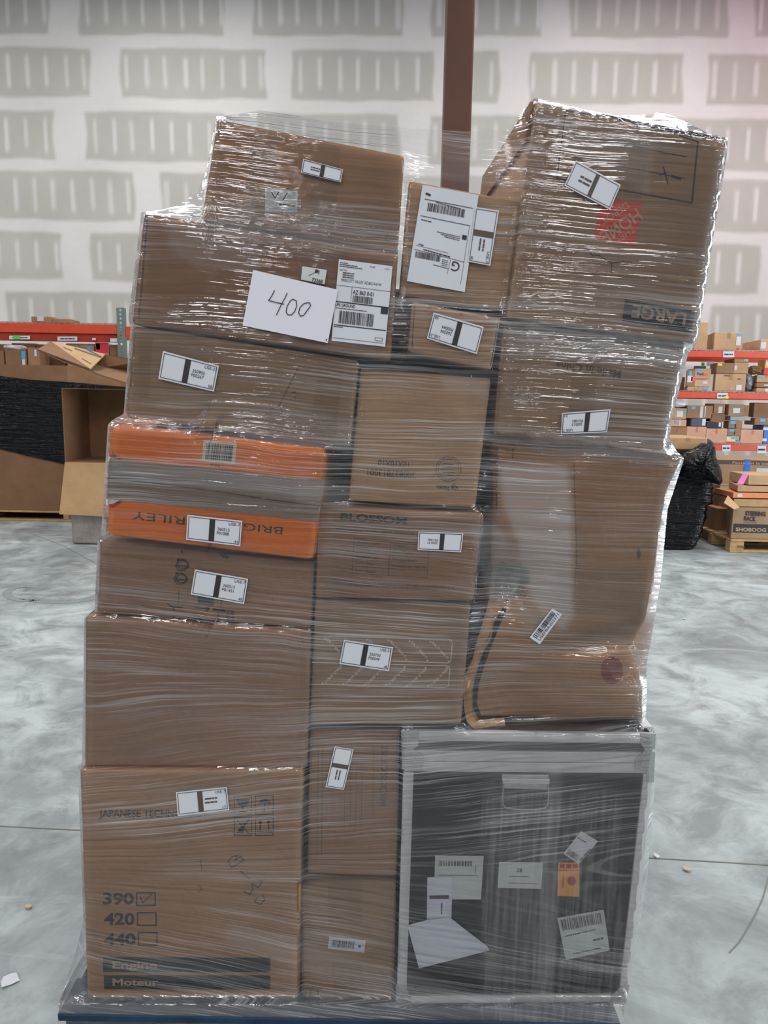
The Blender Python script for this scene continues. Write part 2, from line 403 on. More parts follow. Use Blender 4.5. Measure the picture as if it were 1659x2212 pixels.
def build_floor():
    bm = bmesh.new()
    v = [bm.verts.new(p) for p in ((-16, -4, 0), (16, -4, 0), (16, WALL_Y, 0), (-16, WALL_Y, 0))]
    bm.faces.new(v)
    def strip(pts, w, mi, close=False):
        P = [atZ(x, y, 0.0015) for x, y in pts]
        for a, b in zip(P, P[1:]):
            d = (b - a).normalized(); n = Vector((-d.y, d.x, 0)) * w / 2
            f = bm.faces.new([bm.verts.new(p) for p in (a + n, b + n, b - n, a - n)]); f.material_index = mi
    strip([(-700, 1752), (0, 1784), (175, 1793), (800, 1830), (1390, 1852), (1659, 1868), (2400, 1910)], 0.005, 1)
    strip([(1575, 2058), (1596, 2036), (1612, 2010), (1632, 1975), (1648, 1940), (1662, 1890)], 0.0035, 1)
    strip([(60, 1150), (140, 1180), (230, 1230)], 0.006, 1)
    def arc(c, rx, ry, a0, a1, w, n=40):
        strip([(c[0] + rx * math.cos(math.radians(a0 + (a1 - a0) * i / n)), c[1] + ry * math.sin(math.radians(a0 + (a1 - a0) * i / n))) for i in range(n + 1)], w, 2)
    arc((60, 1282), 45, 15, 60, 300, 0.06); arc((130, 1260), 115, 40, 40, 130, 0.10)
    me_m, nt, b = newmat('polished_concrete')
    tc = N(nt, 'ShaderNodeTexCoord').outputs['Object']
    n1 = noise(nt, tc, 0.9, 5, 0.65, 1.2); n2 = noise(nt, tc, 3.5, 5, 0.7, 0.8); n3 = noise(nt, tc, 60, 3, 0.6)
    c = mixc(nt, maprange(nt, n1, 0.36, 0.64), srgb(134, 141, 143), srgb(188, 197, 199))
    c = mixc(nt, mathn(nt, 'MULTIPLY', maprange(nt, n2, 0.36, 0.56, 1.0, 0.0), 0.7), c, srgb(112, 118, 120))
    n4 = noise(nt, mapping(nt, tc, (0.7, 2.2, 1), (0, 0, 0.4)), 2.0, 5, 0.7, 1.5)
    c = mixc(nt, mathn(nt, 'MULTIPLY', maprange(nt, n4, 0.55, 0.75), 0.6), c, srgb(200, 206, 204))
    c = mixc(nt, mathn(nt, 'MULTIPLY', maprange(nt, n3, 0.4, 0.8), 0.12), c, srgb(80, 84, 84))
    nt.links.new(c, b.inputs['Base Color'])
    nt.links.new(maprange(nt, n2, 0.3, 0.7, 0.32, 0.55), b.inputs['Roughness'])
    me = bpy.data.meshes.new('floor'); bm.to_mesh(me); bm.free()
    o = link('floor', me, me_m); me.materials.append(simple('floor_joint', srgb(122, 120, 114), 0.9)); me.materials.append(simple('tyre_scuff', srgb(134, 138, 139), 0.6))
    o['kind'] = 'structure'
build_floor()

# structural steel column
def build_column():
    Y = 9.2
    a = atY(962, 300, Y); c = atY(1018, 300, Y)
    w = c.x - a.x; xm = (a.x + c.x) / 2
    a0 = atY(966, 0, Y).x; a1 = atY(1027, 0, Y).x
    x0, x1 = atY(955, 390, Y).x, atY(1014, 390, Y).x
    bm = bmesh.new(); t = 0.03; d = x1 - x0
    add_box(bm, (x0, Y, 0), (x1, Y + d * 0.9, 9.0))
    bevel(bm, 0.018, 2)
    add_box(bm, (x0 - 0.12, Y - 0.12, 0), (x1 + 0.12, Y + d * 0.9 + 0.12, 0.03))
    m = simple('red_oxide_primer', srgb(80, 41, 24), 0.5, var=0.16, nscale=2.0)
    o = bm_to('trim_1', bm, m); o['kind'] = 'structure'
build_column()

# ================================================================ THE LOAD: front faces in the photo's frame
# name: (TL, TR, BR, BL), depth of the front from the camera
Q = {
 'A': ([(468, 255), (875, 335), (860, 545), (433, 475)], 1.398),
 'B': ([(309, 459), (861, 547), (845, 779), (283, 700)], 1.388),
 'C': ([(287, 703), (777, 779), (757, 966), (271, 903)], 1.390),
 'D': ([(238, 914), (707, 968), (680, 1213), (226, 1158)], 1.378),
 'E': ([(215, 1166), (680, 1217), (673, 1358), (208, 1326)], 1.392),
 'F': ([(183, 1330), (672, 1364), (664, 1658), (181, 1656)], 1.385),
 'G': ([(171, 1661), (656, 1662), (645, 2157), (187, 2160)], 1.378),
 'H': ([(883, 388), (1128, 434), (1098, 668), (862, 640)], 1.402),
 'I': ([(889, 650), (1083, 687), (1063, 801), (879, 760)], 1.392),
 'J': ([(778, 794), (1062, 817), (1028, 1098), (752, 1083)], 1.400),
 'K': ([(687, 1092), (1047, 1110), (1024, 1300), (680, 1291)], 1.390),
 'L': ([(680, 1296), (1019, 1305), (997, 1567), (668, 1567)], 1.392),
 'M': ([(669, 1571), (865, 1573), (858, 1895), (663, 1889)], 1.400),
 'N': ([(647, 1906), (857, 1903), (851, 2164), (651, 2162)], 1.400),
 'O': ([(870, 1578), (1415, 1587), (1353, 2166), (856, 2170)], 1.385),
 'P': ([(1066, 942), (1474, 988), (1392, 1556), (1012, 1566)], 1.420),
 'Q': ([(1089, 690), (1482, 746), (1434, 974), (1066, 937)], 1.400),
 'R': ([(1155, 216), (1572, 301), (1504, 744), (1093, 688)], 1.388),
}
P_OUT = [(1066, 942), (1100, 938), (1300, 965), (1440, 985), (1474, 988), (1462, 1020), (1440, 1060), (1425, 1150), (1412, 1250), (1395, 1340), (1366, 1392), (1362, 1410),
         (1382, 1450), (1388, 1500), (1392, 1535), (1388, 1556), (1200, 1560), (1100, 1562), (1024, 1566), (1010, 1545), (1008, 1480), (1022, 1430), (1044, 1360), (1058, 1290), (1062, 1200), (1066, 1080)]
def inpoly(px, py, poly):
    px = np.asarray(px, float); py = np.asarray(py, float); c = np.zeros(px.shape, bool); n = len(poly)
    for i in range(n):
        x0, y0 = poly[i]; x1, y1 = poly[(i + 1) % n]
        if y0 == y1: continue
        t = (py - y0) / (y1 - y0)
        c ^= ((y0 > py) != (y1 > py)) & (px < x0 + t * (x1 - x0))
    return c
def dent(px, py):
    """the crushed carton's bulges, in metres (only inwards)"""
    px = np.asarray(px, float); py = np.asarray(py, float)
    d = 0.030 * np.exp(-(((px - 1100) / 60) ** 2 + ((py - 1255) / 75) ** 2))
    d += 0.035 * np.exp(-(((px - 1385) / 45) ** 2 + ((py - 1410) / 60) ** 2))
    d += 0.018 * np.exp(-(((py - 1395 + 0.1 * (px - 1200)) / 22) ** 2)) * np.clip((px - 1150) / 150, 0, 1)
    d += 0.006 * (1 + np.sin(px * 0.012 + py * 0.008)) + 0.010 * np.clip((py - 1250) / 300, 0, 1) * (1 + np.cos((px - 1180) / 70.0)) * 0.5
    return d

# silhouette of the film round the load
Lp = [(240, 305), (460, 305), (690, 277), (705, 282), (895, 267), (905, 246), (917, 233), (1160, 218), (1167, 211), (1325, 204), (1336, 182), (1648, 177), (1660, 168), (1990, 180), (2060, 163), (2120, 142), (2165, 128), (2195, 126), (2220, 126)]
Rp = [(240, 1576), (330, 1571), (500, 1543), (740, 1506), (765, 1486), (800, 1478), (900, 1452), (950, 1446), (975, 1462), (990, 1478), (1003, 1474), (1100, 1442), (1250, 1428), (1400, 1404), (1440, 1396), (1500, 1397), (1555, 1395), (1575, 1404), (1592, 1420), (1700, 1414), (1900, 1398), (2050, 1374), (2165, 1352), (2195, 1347), (2220, 1347)]
Tp = [(300, 459), (345, 454), (385, 444), (425, 416), (444, 375), (458, 300), (468, 251), (520, 246), (560, 238), (620, 246), (700, 262), (870, 276), (1000, 284), (1100, 280), (1140, 222), (1155, 212), (1200, 222), (1260, 236), (1330, 250), (1400, 248), (1430, 241), (1480, 262), (1530, 288), (1576, 299)]
def interp(pts, v, swap=False):
    a = np.array(pts, float); return np.interp(v, a[:, 0], a[:, 1])

# depth field of the film
STEP = 6; GX0, GX1, GY0, GY1 = 90, 1650, 200, 2212
gx = np.arange(GX0, GX1 + 1, STEP, dtype=float); gy = np.arange(GY0, GY1 + 1, STEP, dtype=float)
FX, FY = np.meshgrid(gx, gy)
fld = np.full(FX.shape, np.nan); own = np.full(FX.shape, -1)
for i, (k, (q, Yb)) in enumerate(Q.items()):
    m = inpoly(FX, FY, P_OUT if k == 'P' else q)
    val = Yb + (dent(FX, FY) if k == 'P' else 0.0)
    fld = np.where(m, val, fld)
inside = (FX > interp(Lp, FY)) & (FX < interp(Rp, FY)) & (FY > interp(Tp, FX)) & (FY < 2190)
fixed_box = ~np.isnan(fld)
bnd = np.where(FX < 830, 1.42, 1.46)
bnd = np.where(FY < 700, 1.43, bnd); bnd = np.where(FY > 2150, 1.352, bnd)
f = np.where(fixed_box, fld, bnd)
free = (~fixed_box) & inside & (FY < 2165)
for it in range(500):
    g = f.copy()
    g[1:-1, 1:-1] = 0.25 * (f[:-2, 1:-1] + f[2:, 1:-1] + f[1:-1, :-2] + f[1:-1, 2:])
    f = np.where(free, g, f)
raw = f.copy()
for it in range(3):
    g = f.copy(); g[1:-1, 1:-1] = 0.2 * (f[1:-1, 1:-1] + f[:-2, 1:-1] + f[2:, 1:-1] + f[1:-1, :-2] + f[1:-1, 2:]); f = g
FIELD = np.minimum(f, raw) - 0.007
def film_y(px, py):
    px = np.asarray(px, float); py = np.asarray(py, float)
    i = np.clip((px - GX0) / STEP, 0, len(gx) - 1.001); j = np.clip((py - GY0) / STEP, 0, len(gy) - 1.001)
    i0 = i.astype(int); j0 = j.astype(int); a = i - i0; b = j - j0
    return (FIELD[j0, i0] * (1 - a) + FIELD[j0, i0 + 1] * a) * (1 - b) + (FIELD[j0 + 1, i0] * (1 - a) + FIELD[j0 + 1, i0 + 1] * a) * b

def surf_flat(Y): return lambda x, y: atY(x, y, Y)
def surf_film(off=0.0015): return lambda x, y: atY(x, y, float(film_y(x, y)) - off)
def surf_dent(off): return lambda x, y: atY(x, y, Q['P'][1] + float(dent(x, y)) - off)

ROOTS = {}
def carton(key, name, label, mat, depth=0.46, yaw=0.0, bev=0.006, zfloor=None, group=None, cat='box'):
    q, Y = Q[key]
    # thing's origin at the middle of its bottom edge
    f4 = [atY(x, y, Y) for x, y in q]
    o3 = (f4[2] + f4[3]) / 2
    root = empty(name, o3); tag(root, label, cat, group)
    back = Vector((yaw * depth, depth, 0))
    inset = 0.0008
    cx = sum((p for p in f4), Vector()) / 4
    f4 = [p + (cx - p).normalized() * inset for p in f4]
    bm = bmesh.new(); add_hexa(bm, [p - o3 for p in f4], [p + back - o3 for p in f4]); bevel(bm, bev, 2)
    body = bm_to('carton_body', bm, mat, root)
    ROOTS[key] = (root, o3, Y)
    return root
def loc(key, surf):
    o3 = ROOTS[key][1]
    return lambda x, y: surf(x, y) - o3
def prt(key, dec, name, mat, off=0.0008):
    """printing on the carton's face"""
    root, o3, Y = ROOTS[key]
    s = surf_dent(off) if key == 'P' else surf_flat(Y - off)
    return dec.build(name, loc(key, s), mat, root)
def bil(q):
    (x0, y0), (x1, y1), (x2, y2), (x3, y3) = q
    return lambda u, v: ((x0 * (1 - u) + x1 * u) * (1 - v) + (x3 * (1 - u) + x2 * u) * v, (y0 * (1 - u) + y1 * u) * (1 - v) + (y3 * (1 - u) + y2 * u) * v)
def barcode(d, L, u0, u1, v0, v1, n=34, seed=1):
    r = random.Random(seed); u = u0
    while u < u1:
        w = (u1 - u0) / n * r.choice((0.35, 0.5, 0.8, 1.1)); w = min(w, u1 - u)
        d.poly([L(u, v0), L(u + w, v0), L(u + w, v1), L(u, v1)]); u += w + (u1 - u0) / n * r.choice((0.4, 0.6, 0.9))
def patch_mesh(q, surf, n=4, m=3):
    L = bil(q); v = [surf(*L(i / n, j / m)) for j in range(m + 1) for i in range(n + 1)]
    f = [(j * (n + 1) + i, j * (n + 1) + i + 1, (j + 1) * (n + 1) + i + 1, (j + 1) * (n + 1) + i) for j in range(m) for i in range(n)]
    return v, f
def sticker(key, q, draw=None, mat=None, name='label', outside=True, ink=None, label=None, off=0.0015):
    """q: TL,TR,BR,BL in reading orientation. A paper label with its printing as a sub-part."""
    root, o3, Y = ROOTS[key]
    base = (lambda o: surf_film(o)) if outside else ((lambda o: surf_dent(o)) if key == 'P' else (lambda o: surf_flat(Y - o)))
    v, f = patch_mesh(q, loc(key, base(off)))
    me = mesh_from(name, v, f); o = link(name, me, mat or PAPER, root)
    if label: o['label'] = label
    if draw:
        d = Decal(); draw(d, bil(q)); d.build('printed_text', loc(key, base(off + 0.0008)), ink or INK, o)
    return o
def hgt(L, dv): # height in px of dv
    a, b = L(0.5, 0), L(0.5, 1); return math.hypot(b[0] - a[0], b[1] - a[1]) * dv
def usetag(top, l1, l2, num, bar=(0.41, 0.51), frame=True):
    def draw(d, L):
        if frame:
            d.line([L(0.03, 0.07), L(0.97, 0.07), L(0.97, 0.93), L(0.03, 0.93)], 1.2, True)
        d.poly([L(bar[0], 0.07), L(bar[1], 0.07), L(bar[1], 0.93), L(bar[0], 0.93)])
        if top: d.text(top, L(0.76, 0.23), L(0.965, 0.23), hgt(L, 0.11))
        if l1 is not None: d.text(l1, L(0.56, 0.48), L(0.78, 0.48), hgt(L, 0.12))
        if l2 is not None: d.text(l2, L(0.555, 0.64), L(0.775, 0.64), hgt(L, 0.12))
        if num: d.text(num, L(0.88, 0.90), L(0.95, 0.90), hgt(L, 0.11))
    return draw
def tape(key, q, name='packing_tape', mat=None, off=0.0005):
    root, o3, Y = ROOTS[key]
    s = surf_dent(off) if key == 'P' else surf_flat(Y - off)
    v, f = patch_mesh(q, loc(key, s), 6, 6)
    return link(name, mesh_from(name, v, f), mat or TAPE, root)
GAP_SHADE = simple('painted_gap_shade', srgb(46, 36, 32), 0.9, var=0.3)  # dark brown for the shade painted into the flange gap
# ================================================================ pallet
PX0, PX1 = atY(122, 2172, 1.342).x, atY(1345, 2181, 1.342).x
PZ = atY(420, 2166, 1.378).z            # top of the deck, where the cartons stand
def slab_bm(lo, hi, bv=0.003):
    bm = bmesh.new(); add_box(bm, lo, hi); bevel(bm, bv, 1); return bm
BLUE = simple('blue_pallet_paint', srgb(18, 48, 72), 0.75, var=0.4, nscale=9, bump=0.4, bscale=40)
def build_pallet():
    r = empty('shipping_pallet', ((PX0 + PX1) / 2, 1.85, 0)); tag(r, 'blue painted wooden pallet under the tall wrapped load of cartons', 'pallet')
    o = Vector(r.location); y0, y1 = 1.342, 2.36
    def part(nm, lo, hi):
        bm_to(nm, slab_bm(Vector(lo) - o, Vector(hi) - o), BLUE, r)
    n = 7; w = 0.10; gap = ((y1 - y0) - n * w) / (n - 1)
    for i in range(n):
        ya = y0 + i * (w + gap); part('deck_board', (PX0, ya, PZ - 0.018), (PX1, ya + w, PZ))
    W3 = PX1 - PX0
    for fx in (0.0, 0.465, 0.875):
        xa = PX0 + fx * W3; xb = xa + (0.15 if fx else 0.19)
        if fx > 0.8: xb = PX1
        part('stringer_board', (xa, y0 + 0.05, PZ - 0.036), (xb, y1, PZ - 0.0182))
        for yy in (y0 + 0.03, (y0 + y1) / 2 - 0.06, y1 - 0.14):
            part('block', (xa + 0.002, yy, 0.018), (xb - 0.002, yy + 0.13, PZ - 0.0365))
    for ya in (y0, (y0 + y1) / 2 - 0.05, y1 - 0.1):
        part('bottom_board', (PX0, ya, 0.001), (PX1, ya + 0.1, 0.0175))
build_pallet()

# ================================================================ cartons of the load
carton('G', 'engine_carton', 'large brown carton marked Engine and Moteur on the pallet, lowest of its column', CB['kraft'])
carton('F', 'plain_carton', 'large plain brown carton without printing, on top of the Engine carton', CB['kraft2'])
carton('E', 'carton_with_icons', 'brown carton with black handling icons, squeezed under the orange box', CB['kraft2'])
carton('D', 'orange_carton', 'bright orange carton with grey tape across its middle and upside-down lettering', CB['orange'], bev=0.014)
carton('C', 'taped_carton', 'brown carton with a small vacuum drawing, standing on the orange box', CB['kraft4'])
carton('B', 'wide_carton', 'wide brown carton carrying the handwritten 400 sheet and a courier label', CB['kraft2'])
carton('A', 'top_carton', 'tilted brown carton standing alone on the wide carton, pale label low on its front', CB['kraft'])
carton('N', 'narrow_carton', 'narrow brown carton with a small barcode sticker, on the pallet beside the metal case', CB['kraft4'])
carton('M', 'upright_vacuum_carton', 'tall brown carton with vertical BLOSSOM lettering, left of the metal case', CB['kraft2'])
carton('L', 'seal_stripe_carton', 'brown carton with two white outlined bands of slanted lettering', CB['kraft4'])
carton('K', 'vacuum_accessories_carton', 'brown carton headed BLOSSOM with a printed table of accessories', CB['kraft2'])
carton('J', 'cube_carton', 'pale brown carton with upside-down 10X10X10 print and a round stamp', CB['kraft3'])
carton('I', 'stapled_carton', 'small brown carton closed with copper staples, in a dark gap below the big shipping label', CB['kraft3'])
carton('H', 'shipping_label_carton', 'brown carton nearly covered by a long white shipping label', CB['kraft3'], depth=0.26)
carton('Q', 'made_in_china_carton', 'pale brown carton with upside-down Made in China print', CB['kraft4'])
carton('R', 'moving_box', 'tall open-topped moving box with a red square logo and an upside-down LARGE band', CB['kraft4'], depth=0.46, yaw=-0.065)

# crushed carton, its own shape
def build_crushed():
    Y = Q['P'][1]; nu, nv = 36, 52
    Lx = [(942, 1066), (1080, 1066), (1200, 1062), (1290, 1058), (1360, 1044), (1430, 1022), (1480, 1010), (1545, 1010), (1570, 1024)]
    Rx = [(985, 1474), (1020, 1462), (1060, 1440), (1150, 1425), (1250, 1412), (1340, 1395), (1392, 1368), (1410, 1364), (1450, 1382), (1500, 1388), (1556, 1390)]
    Tx = [(1010, 944), (1066, 942), (1100, 938), (1300, 965), (1440, 985), (1480, 989)]
    Bx = [(1000, 1563), (1024, 1566), (1200, 1561), (1400, 1556)]
    o3 = atY(1200, 1562, Y)
    root = empty('crushed_carton', o3); tag(root, 'big crushed brown carton with torn corners, standing on the metal case', 'box')
    vs = []; px_ = []
    for j in range(nv + 1):
        v = j / nv; row = []
        for i in range(nu + 1):
            u = i / nu; x, y = 1200, 940 + 620 * v
            for _ in range(6):
                x = interp(Lx, y) * (1 - u) + interp(Rx, y) * u
                y = interp(Tx, x) * (1 - v) + interp(Bx, x) * v
            p = atY(x, y, Y + float(dent(x, y))); e = min(u, 1 - u, v, 1 - v)
            if e == 0: p.y += 0.006
            vs.append(p - o3)
    faces = [(j * (nu + 1) + i, j * (nu + 1) + i + 1, (j + 1) * (nu + 1) + i + 1, (j + 1) * (nu + 1) + i) for j in range(nv) for i in range(nu)]
    ring = [i for i in range(nu + 1)] + [j * (nu + 1) + nu for j in range(1, nv + 1)] + [nv * (nu + 1) + i for i in range(nu - 1, -1, -1)] + [j * (nu + 1) for j in range(nv - 1, 0, -1)]
    b0 = len(vs); prev = ring
    for s, dy in enumerate((0.03, 0.14, 0.28, 0.43)):
        cur = []
        for k, r_ in enumerate(ring):
            p = vs[r_].copy(); p.y += dy + 0.0 * s
            p.x += 0.004 * math.sin(k * 0.5 + s); cur.append(len(vs)); vs.append(p)
        n = len(ring)
        faces += [(prev[k], cur[k], cur[(k + 1) % n], prev[(k + 1) % n]) for k in range(n)]
        prev = cur
    faces.append(tuple(prev))
    me = mesh_from('carton_body', vs, faces, True); link('carton_body', me, CB['kraft'], root)
    ROOTS['P'] = (root, o3, Y)
    # torn, bent flange down the left-hand side and flap edges
    def strip3(name, pts, w, mat, lift=0.010, seed=1):
        r = random.Random(seed); v = []; f = []
        for k, (x, y) in enumerate(pts):
            a = pts[max(0, k - 1)]; b = pts[min(len(pts) - 1, k + 1)]
            dx, dy = b[0] - a[0], b[1] - a[1]; L = math.hypot(dx, dy); nx, ny = -dy / L, dx / L
            ww = w * (0.8 + 0.4 * r.random()) / 2
            for q_, (s, dz) in enumerate(((-1, 0.0), (-0.5, lift), (0.5, lift * 0.9), (1, 0.0))):
                v.append(atY(x + nx * ww * s, y + ny * ww * s, float(film_y(x + nx * ww * s, y + ny * ww * s)) + 0.0068 - dz + 0.0008 * r.random()) - o3)
            if k: 
                for q_ in range(3): f.append((4 * k - 4 + q_, 4 * k - 3 + q_, 4 * k + 1 + q_, 4 * k + q_))
        return link(name, mesh_from(name, v, f, True), mat, root)
    strip3('torn_flange', [(1070, 1288), (1062, 1318), (1052, 1350), (1042, 1385), (1029, 1425), (1016, 1460), (1010, 1495), (1011, 1530), (1019, 1556), (1026, 1566), (1060, 1560), (1090, 1556)], 20, simple('torn_flange_cardboard', srgb(192, 154, 114), .8, var=.2, nscale=60), 0.0045, 2)
    strip3('top_flap_edge', [(1066, 944), (1110, 945), (1160, 951), (1220, 958), (1290, 967), (1350, 976), (1410, 984), (1470, 990)], 11, EDGE, 0.0035, 3)
    strip3('torn_paper', [(1066, 948), (1078, 952), (1090, 957), (1100, 964), (1104, 972)], 24, EDGE, 0.004, 5)
    strip3('torn_paper', [(1060, 1300), (1085, 1290), (1105, 1278), (1118, 1262)], 22, simple('torn_grey_paper', srgb(148, 136, 118), 0.9, var=0.4, nscale=60), 0.004, 7)
build_crushed()
d = Decal(); d.poly([(1066, 1222), (1084, 1212), (1102, 1222), (1124, 1216), (1142, 1232), (1146, 1256), (1130, 1272), (1138, 1290), (1112, 1286), (1096, 1300), (1078, 1284), (1066, 1290), (1070, 1262), (1060, 1244)]); prt('P', d, 'torn_hole', simple('torn_inner_paper', srgb(92, 84, 72), .9, var=.7, nscale=50), 0.0015)
d = Decal(); d.line([(1150, 1218), (1170, 1222), (1190, 1221)], 2).line([(1240, 1000), (1243, 1100), (1246, 1200), (1240, 1300)], 1.6).line([(1365, 1392), (1300, 1398), (1220, 1404), (1180, 1400)], 2); prt('P', d, 'creases', INK_F, 0.002)
d = Decal(); d.poly([(1086, 1312), (1094, 1316), (1076, 1360), (1060, 1400), (1044, 1445), (1034, 1480), (1030, 1520), (1040, 1546), (1180, 1546), (1150, 1552), (1036, 1556), (1022, 1530), (1022, 1480), (1036, 1432), (1054, 1380), (1070, 1340)]); prt('P', d, 'torn_gap_shade', GAP_SHADE, 0.0018)  # shade of the gap beside the flange, painted as a dark decal

# ---------------------------------------------------------------- prints, tapes and labels
# A
tape('A', [(545, 300), (600, 310), (575, 500), (520, 492)]); tape('A', [(680, 305), (735, 316), (722, 520), (660, 510)])
sticker('A', [(736, 394), (650, 373), (655, 343), (741, 366)], usetag(None, 0, 0, None, bar=(0.44, 0.54)))
def pale_writing(d, L):
    d.line([L(.2, .15), L(.3, .4), L(.42, .1)], 2); d.line([L(.55, .45), L(.68, .12)], 2); d.text(None, L(.45, .75), L(.95, .78), hgt(L, .16))
sticker('A', [(573, 407), (643, 413), (642, 459), (572, 456)], pale_writing, PAPER2, outside=False, ink=INK_G)
d = Decal(); d.line([(800, 486), (806, 498), (816, 490)], 2).line([(838, 505), (832, 516), (842, 522)], 2); prt('A', d, 'pen_marks', INK_G)
# B
d = Decal(); d.line([(319, 466), (314, 520), (309, 580), (304, 640), (299, 688)], 3.2); prt('B', d, 'folded_corner', INK_G)
def ups(d, L):
    for k, (a, b) in enumerate(((.03, .17), (.03, .35), (.03, .44))): d.text(None, L(a, .045 + k * .022), L(b, .045 + k * .022), 3.0)
    d.text('70 LBS', L(.58, .05), L(.68, .05), 3.5); d.text('1 OF 1', L(.86, .055), L(.95, .055), 3.5)
    d.text('SHIP TO:', L(.03, .135), L(.17, .135), 4)
    for k in range(3): d.text(None, L(.1, .165 + k * .026), L(.3, .165 + k * .026), 3.6)
    d.text('PRESCOTT VALLEY AZ 86314-6144', L(.08, .262), L(.82, .262), 6.2)
    d.line([L(0, .315), L(1, .315)], 0.8); d.line([L(.29, .32), L(.29, .49)], 0.7)
    d.text('AZ 863 0-01', L(.31, .40), L(.70, .40), 9, 0.012)
    barcode(d, L, .32, .69, .415, .50, 26, 4)
    d.line([L(0, .515), L(1, .515)], 2.2)
    d.text('UPS GROUND', L(.01, .57), L(.38, .57), 6.5, 0.012); d.text(None, L(.02, .60), L(.60, .60), 2.6)
    d.poly([L(.86, .52), L(.995, .52), L(.99, .60), L(.86, .60)])
    barcode(d, L, .10, .74, .62, .775, 40, 8)
    d.line([L(.02, .80), L(.98, .80)], 2.0); d.text(None, L(.02, .83), L(.18, .83), 3)
    d.line([L(.8, .90), L(.94, .90), L(.94, .935), L(.8, .935)], 0.8, True); d.line([L(.02, .96), L(.96, .96)], .8)
sticker('B', [(732, 560), (848, 575), (832, 749), (716, 736)], ups, name='shipping_label')
def smalllab(d, L):
    d.disc(L(.6, .2), 4); d.line([L(.7, .1), L(.7, .4)], 1.4); d.line([L(.3, .6), L(.55, .3)], 1); d.text('73268', L(.45, .95), L(.9, .95), 7, .02)
sticker('B', [(653, 575), (706, 583), (701, 614), (650, 604)], smalllab, PAPER2, off=0.001)
sticker('B', [(548, 700), (640, 712), (640, 722), (548, 710)], None, PAPER2, off=0.001)
# C
d = Decal(); d.line([(643, 796), (634, 815), (622, 838), (612, 858), (602, 878)], 1.6).line([(600, 878), (588, 882), (582, 890), (610, 893), (606, 880)], 1.4).line([(629, 848), (640, 848)], 1.3).line([(634, 843), (638, 862)], 1.2)
prt('C', d, 'vacuum_drawing', INK_G)
tape('C', [(690, 768), (742, 776), (724, 960), (668, 952)]); tape('C', [(284, 720), (330, 728), (322, 860), (276, 852)])
sticker('C', [(352, 758), (473, 790), (462, 846), (342, 818)], usetag('USE-21', '250905', 'P00267', '58'))
# D
d = Decal(); d.disc((233, 1038), 48, 24, 55); dd = [(max(229 + (1098 - y) * 0.05, x), y) for x, y in d.v]; d.v = dd; prt('D', d, 'round_logo', WHITE_INK, 0.0006)
d = Decal(); d.ring((233, 1038), 46, 7, -84, 84, 26, 55); prt('D', d, 'logo_ring', CRIMSON, 0.0010)
d = Decal(); d.text('ED', (278, 1012), (264, 1004), 9).text(None, (262, 1030), (238, 1026), 5)
d.text('BRIG', (611, 1139), (527, 1130), 16).text('GS &', (522, 1129), (412, 1119), 16).text('RILEY', (400, 1117), (287, 1105), 17)
d.text('1 Piece', (482, 1004), (455, 1001), 6).text(None, (528, 1040), (410, 1026), 6)
prt('D', d, 'printed_lettering', INK)
tape('D', [(236, 990), (702, 1037), (687, 1127), (229, 1077)], 'seam_tape', GREYTAPE, 0.0018)
d = Decal(); d.line([(232, 1033), (350, 1046), (500, 1066), (600, 1082), (690, 1093)], 2.4); prt('D', d, 'flap_seam', INK_G, 0.0022)
sticker('D', [(440, 950), (512, 957), (507, 1003), (435, 996)], lambda d, L: barcode(d, L, .1, .9, .12, .92, 30, 3), simple('cream_label', srgb(226, 214, 190), .5), off=0.0010, outside=False)
sticker('D', [(405, 1112), (523, 1125), (519, 1180), (402, 1166)], usetag('USE-7', '260513', 'P01088', '41'))
# E
d = Decal()
for cx, cy in ((393, 1220), (390, 1250)):
    d.ring((cx + 2, cy), 11, 2.2, 0, 360, 12, 9); d.line([(cx - 13, cy), (cx - 9, cy - 10), (cx + 3, cy - 12), (cx + 14, cy - 4), (cx + 14, cy + 6), (cx + 4, cy + 12)], 2.2); d.disc((cx - 8, cy - 11), 3); d.line([(cx - 12, cy + 2), (cx + 10, cy + 3)], 3.0); d.line([(cx - 14, cy + 2), (cx - 8, cy + 12), (cx + 4, cy + 12)], 2.0)
d.text(None, (384, 1277), (384, 1304), 4, .02).text(None, (373, 1330), (373, 1348), 4, .02)
d.line([(362, 1305), (372, 1311), (394, 1312)], 3).line([(376, 1312), (374, 1318)], 3)
d.poly([(427, 1289), (462, 1292), (461, 1308), (427, 1304)]).poly([(417, 1335), (453, 1338), (453, 1352), (417, 1348)])
d.line([(421, 1313), (452, 1315)], 2).line([(447, 1311), (452, 1315), (446, 1319)], 2).poly([(460, 1313), (488, 1317), (487, 1322), (459, 1319)])
d.text('OUR GREEN', (490, 1316), (488, 1350), 6, .02).text('USE TO FE', (499, 1317), (497, 1351), 7, .02).text(None, (470, 1325), (469, 1349), 4).text(None, (476, 1299), (475, 1309), 4)
d.poly([(474, 1198), (495, 1201), (492, 1207), (482, 1205)]).poly([(391, 1188), (395, 1188), (395, 1195), (391, 1195)])
prt('E', d, 'printed_icons', INK)
sticker('E', [(421, 1230), (536, 1250), (527, 1305), (412, 1284)], usetag('USE-7', '260513', 'P01431', '49'))
# F: plain, one tape over its seam
tape('F', [(672, 1366), (650, 1364), (645, 1656), (664, 1656)])
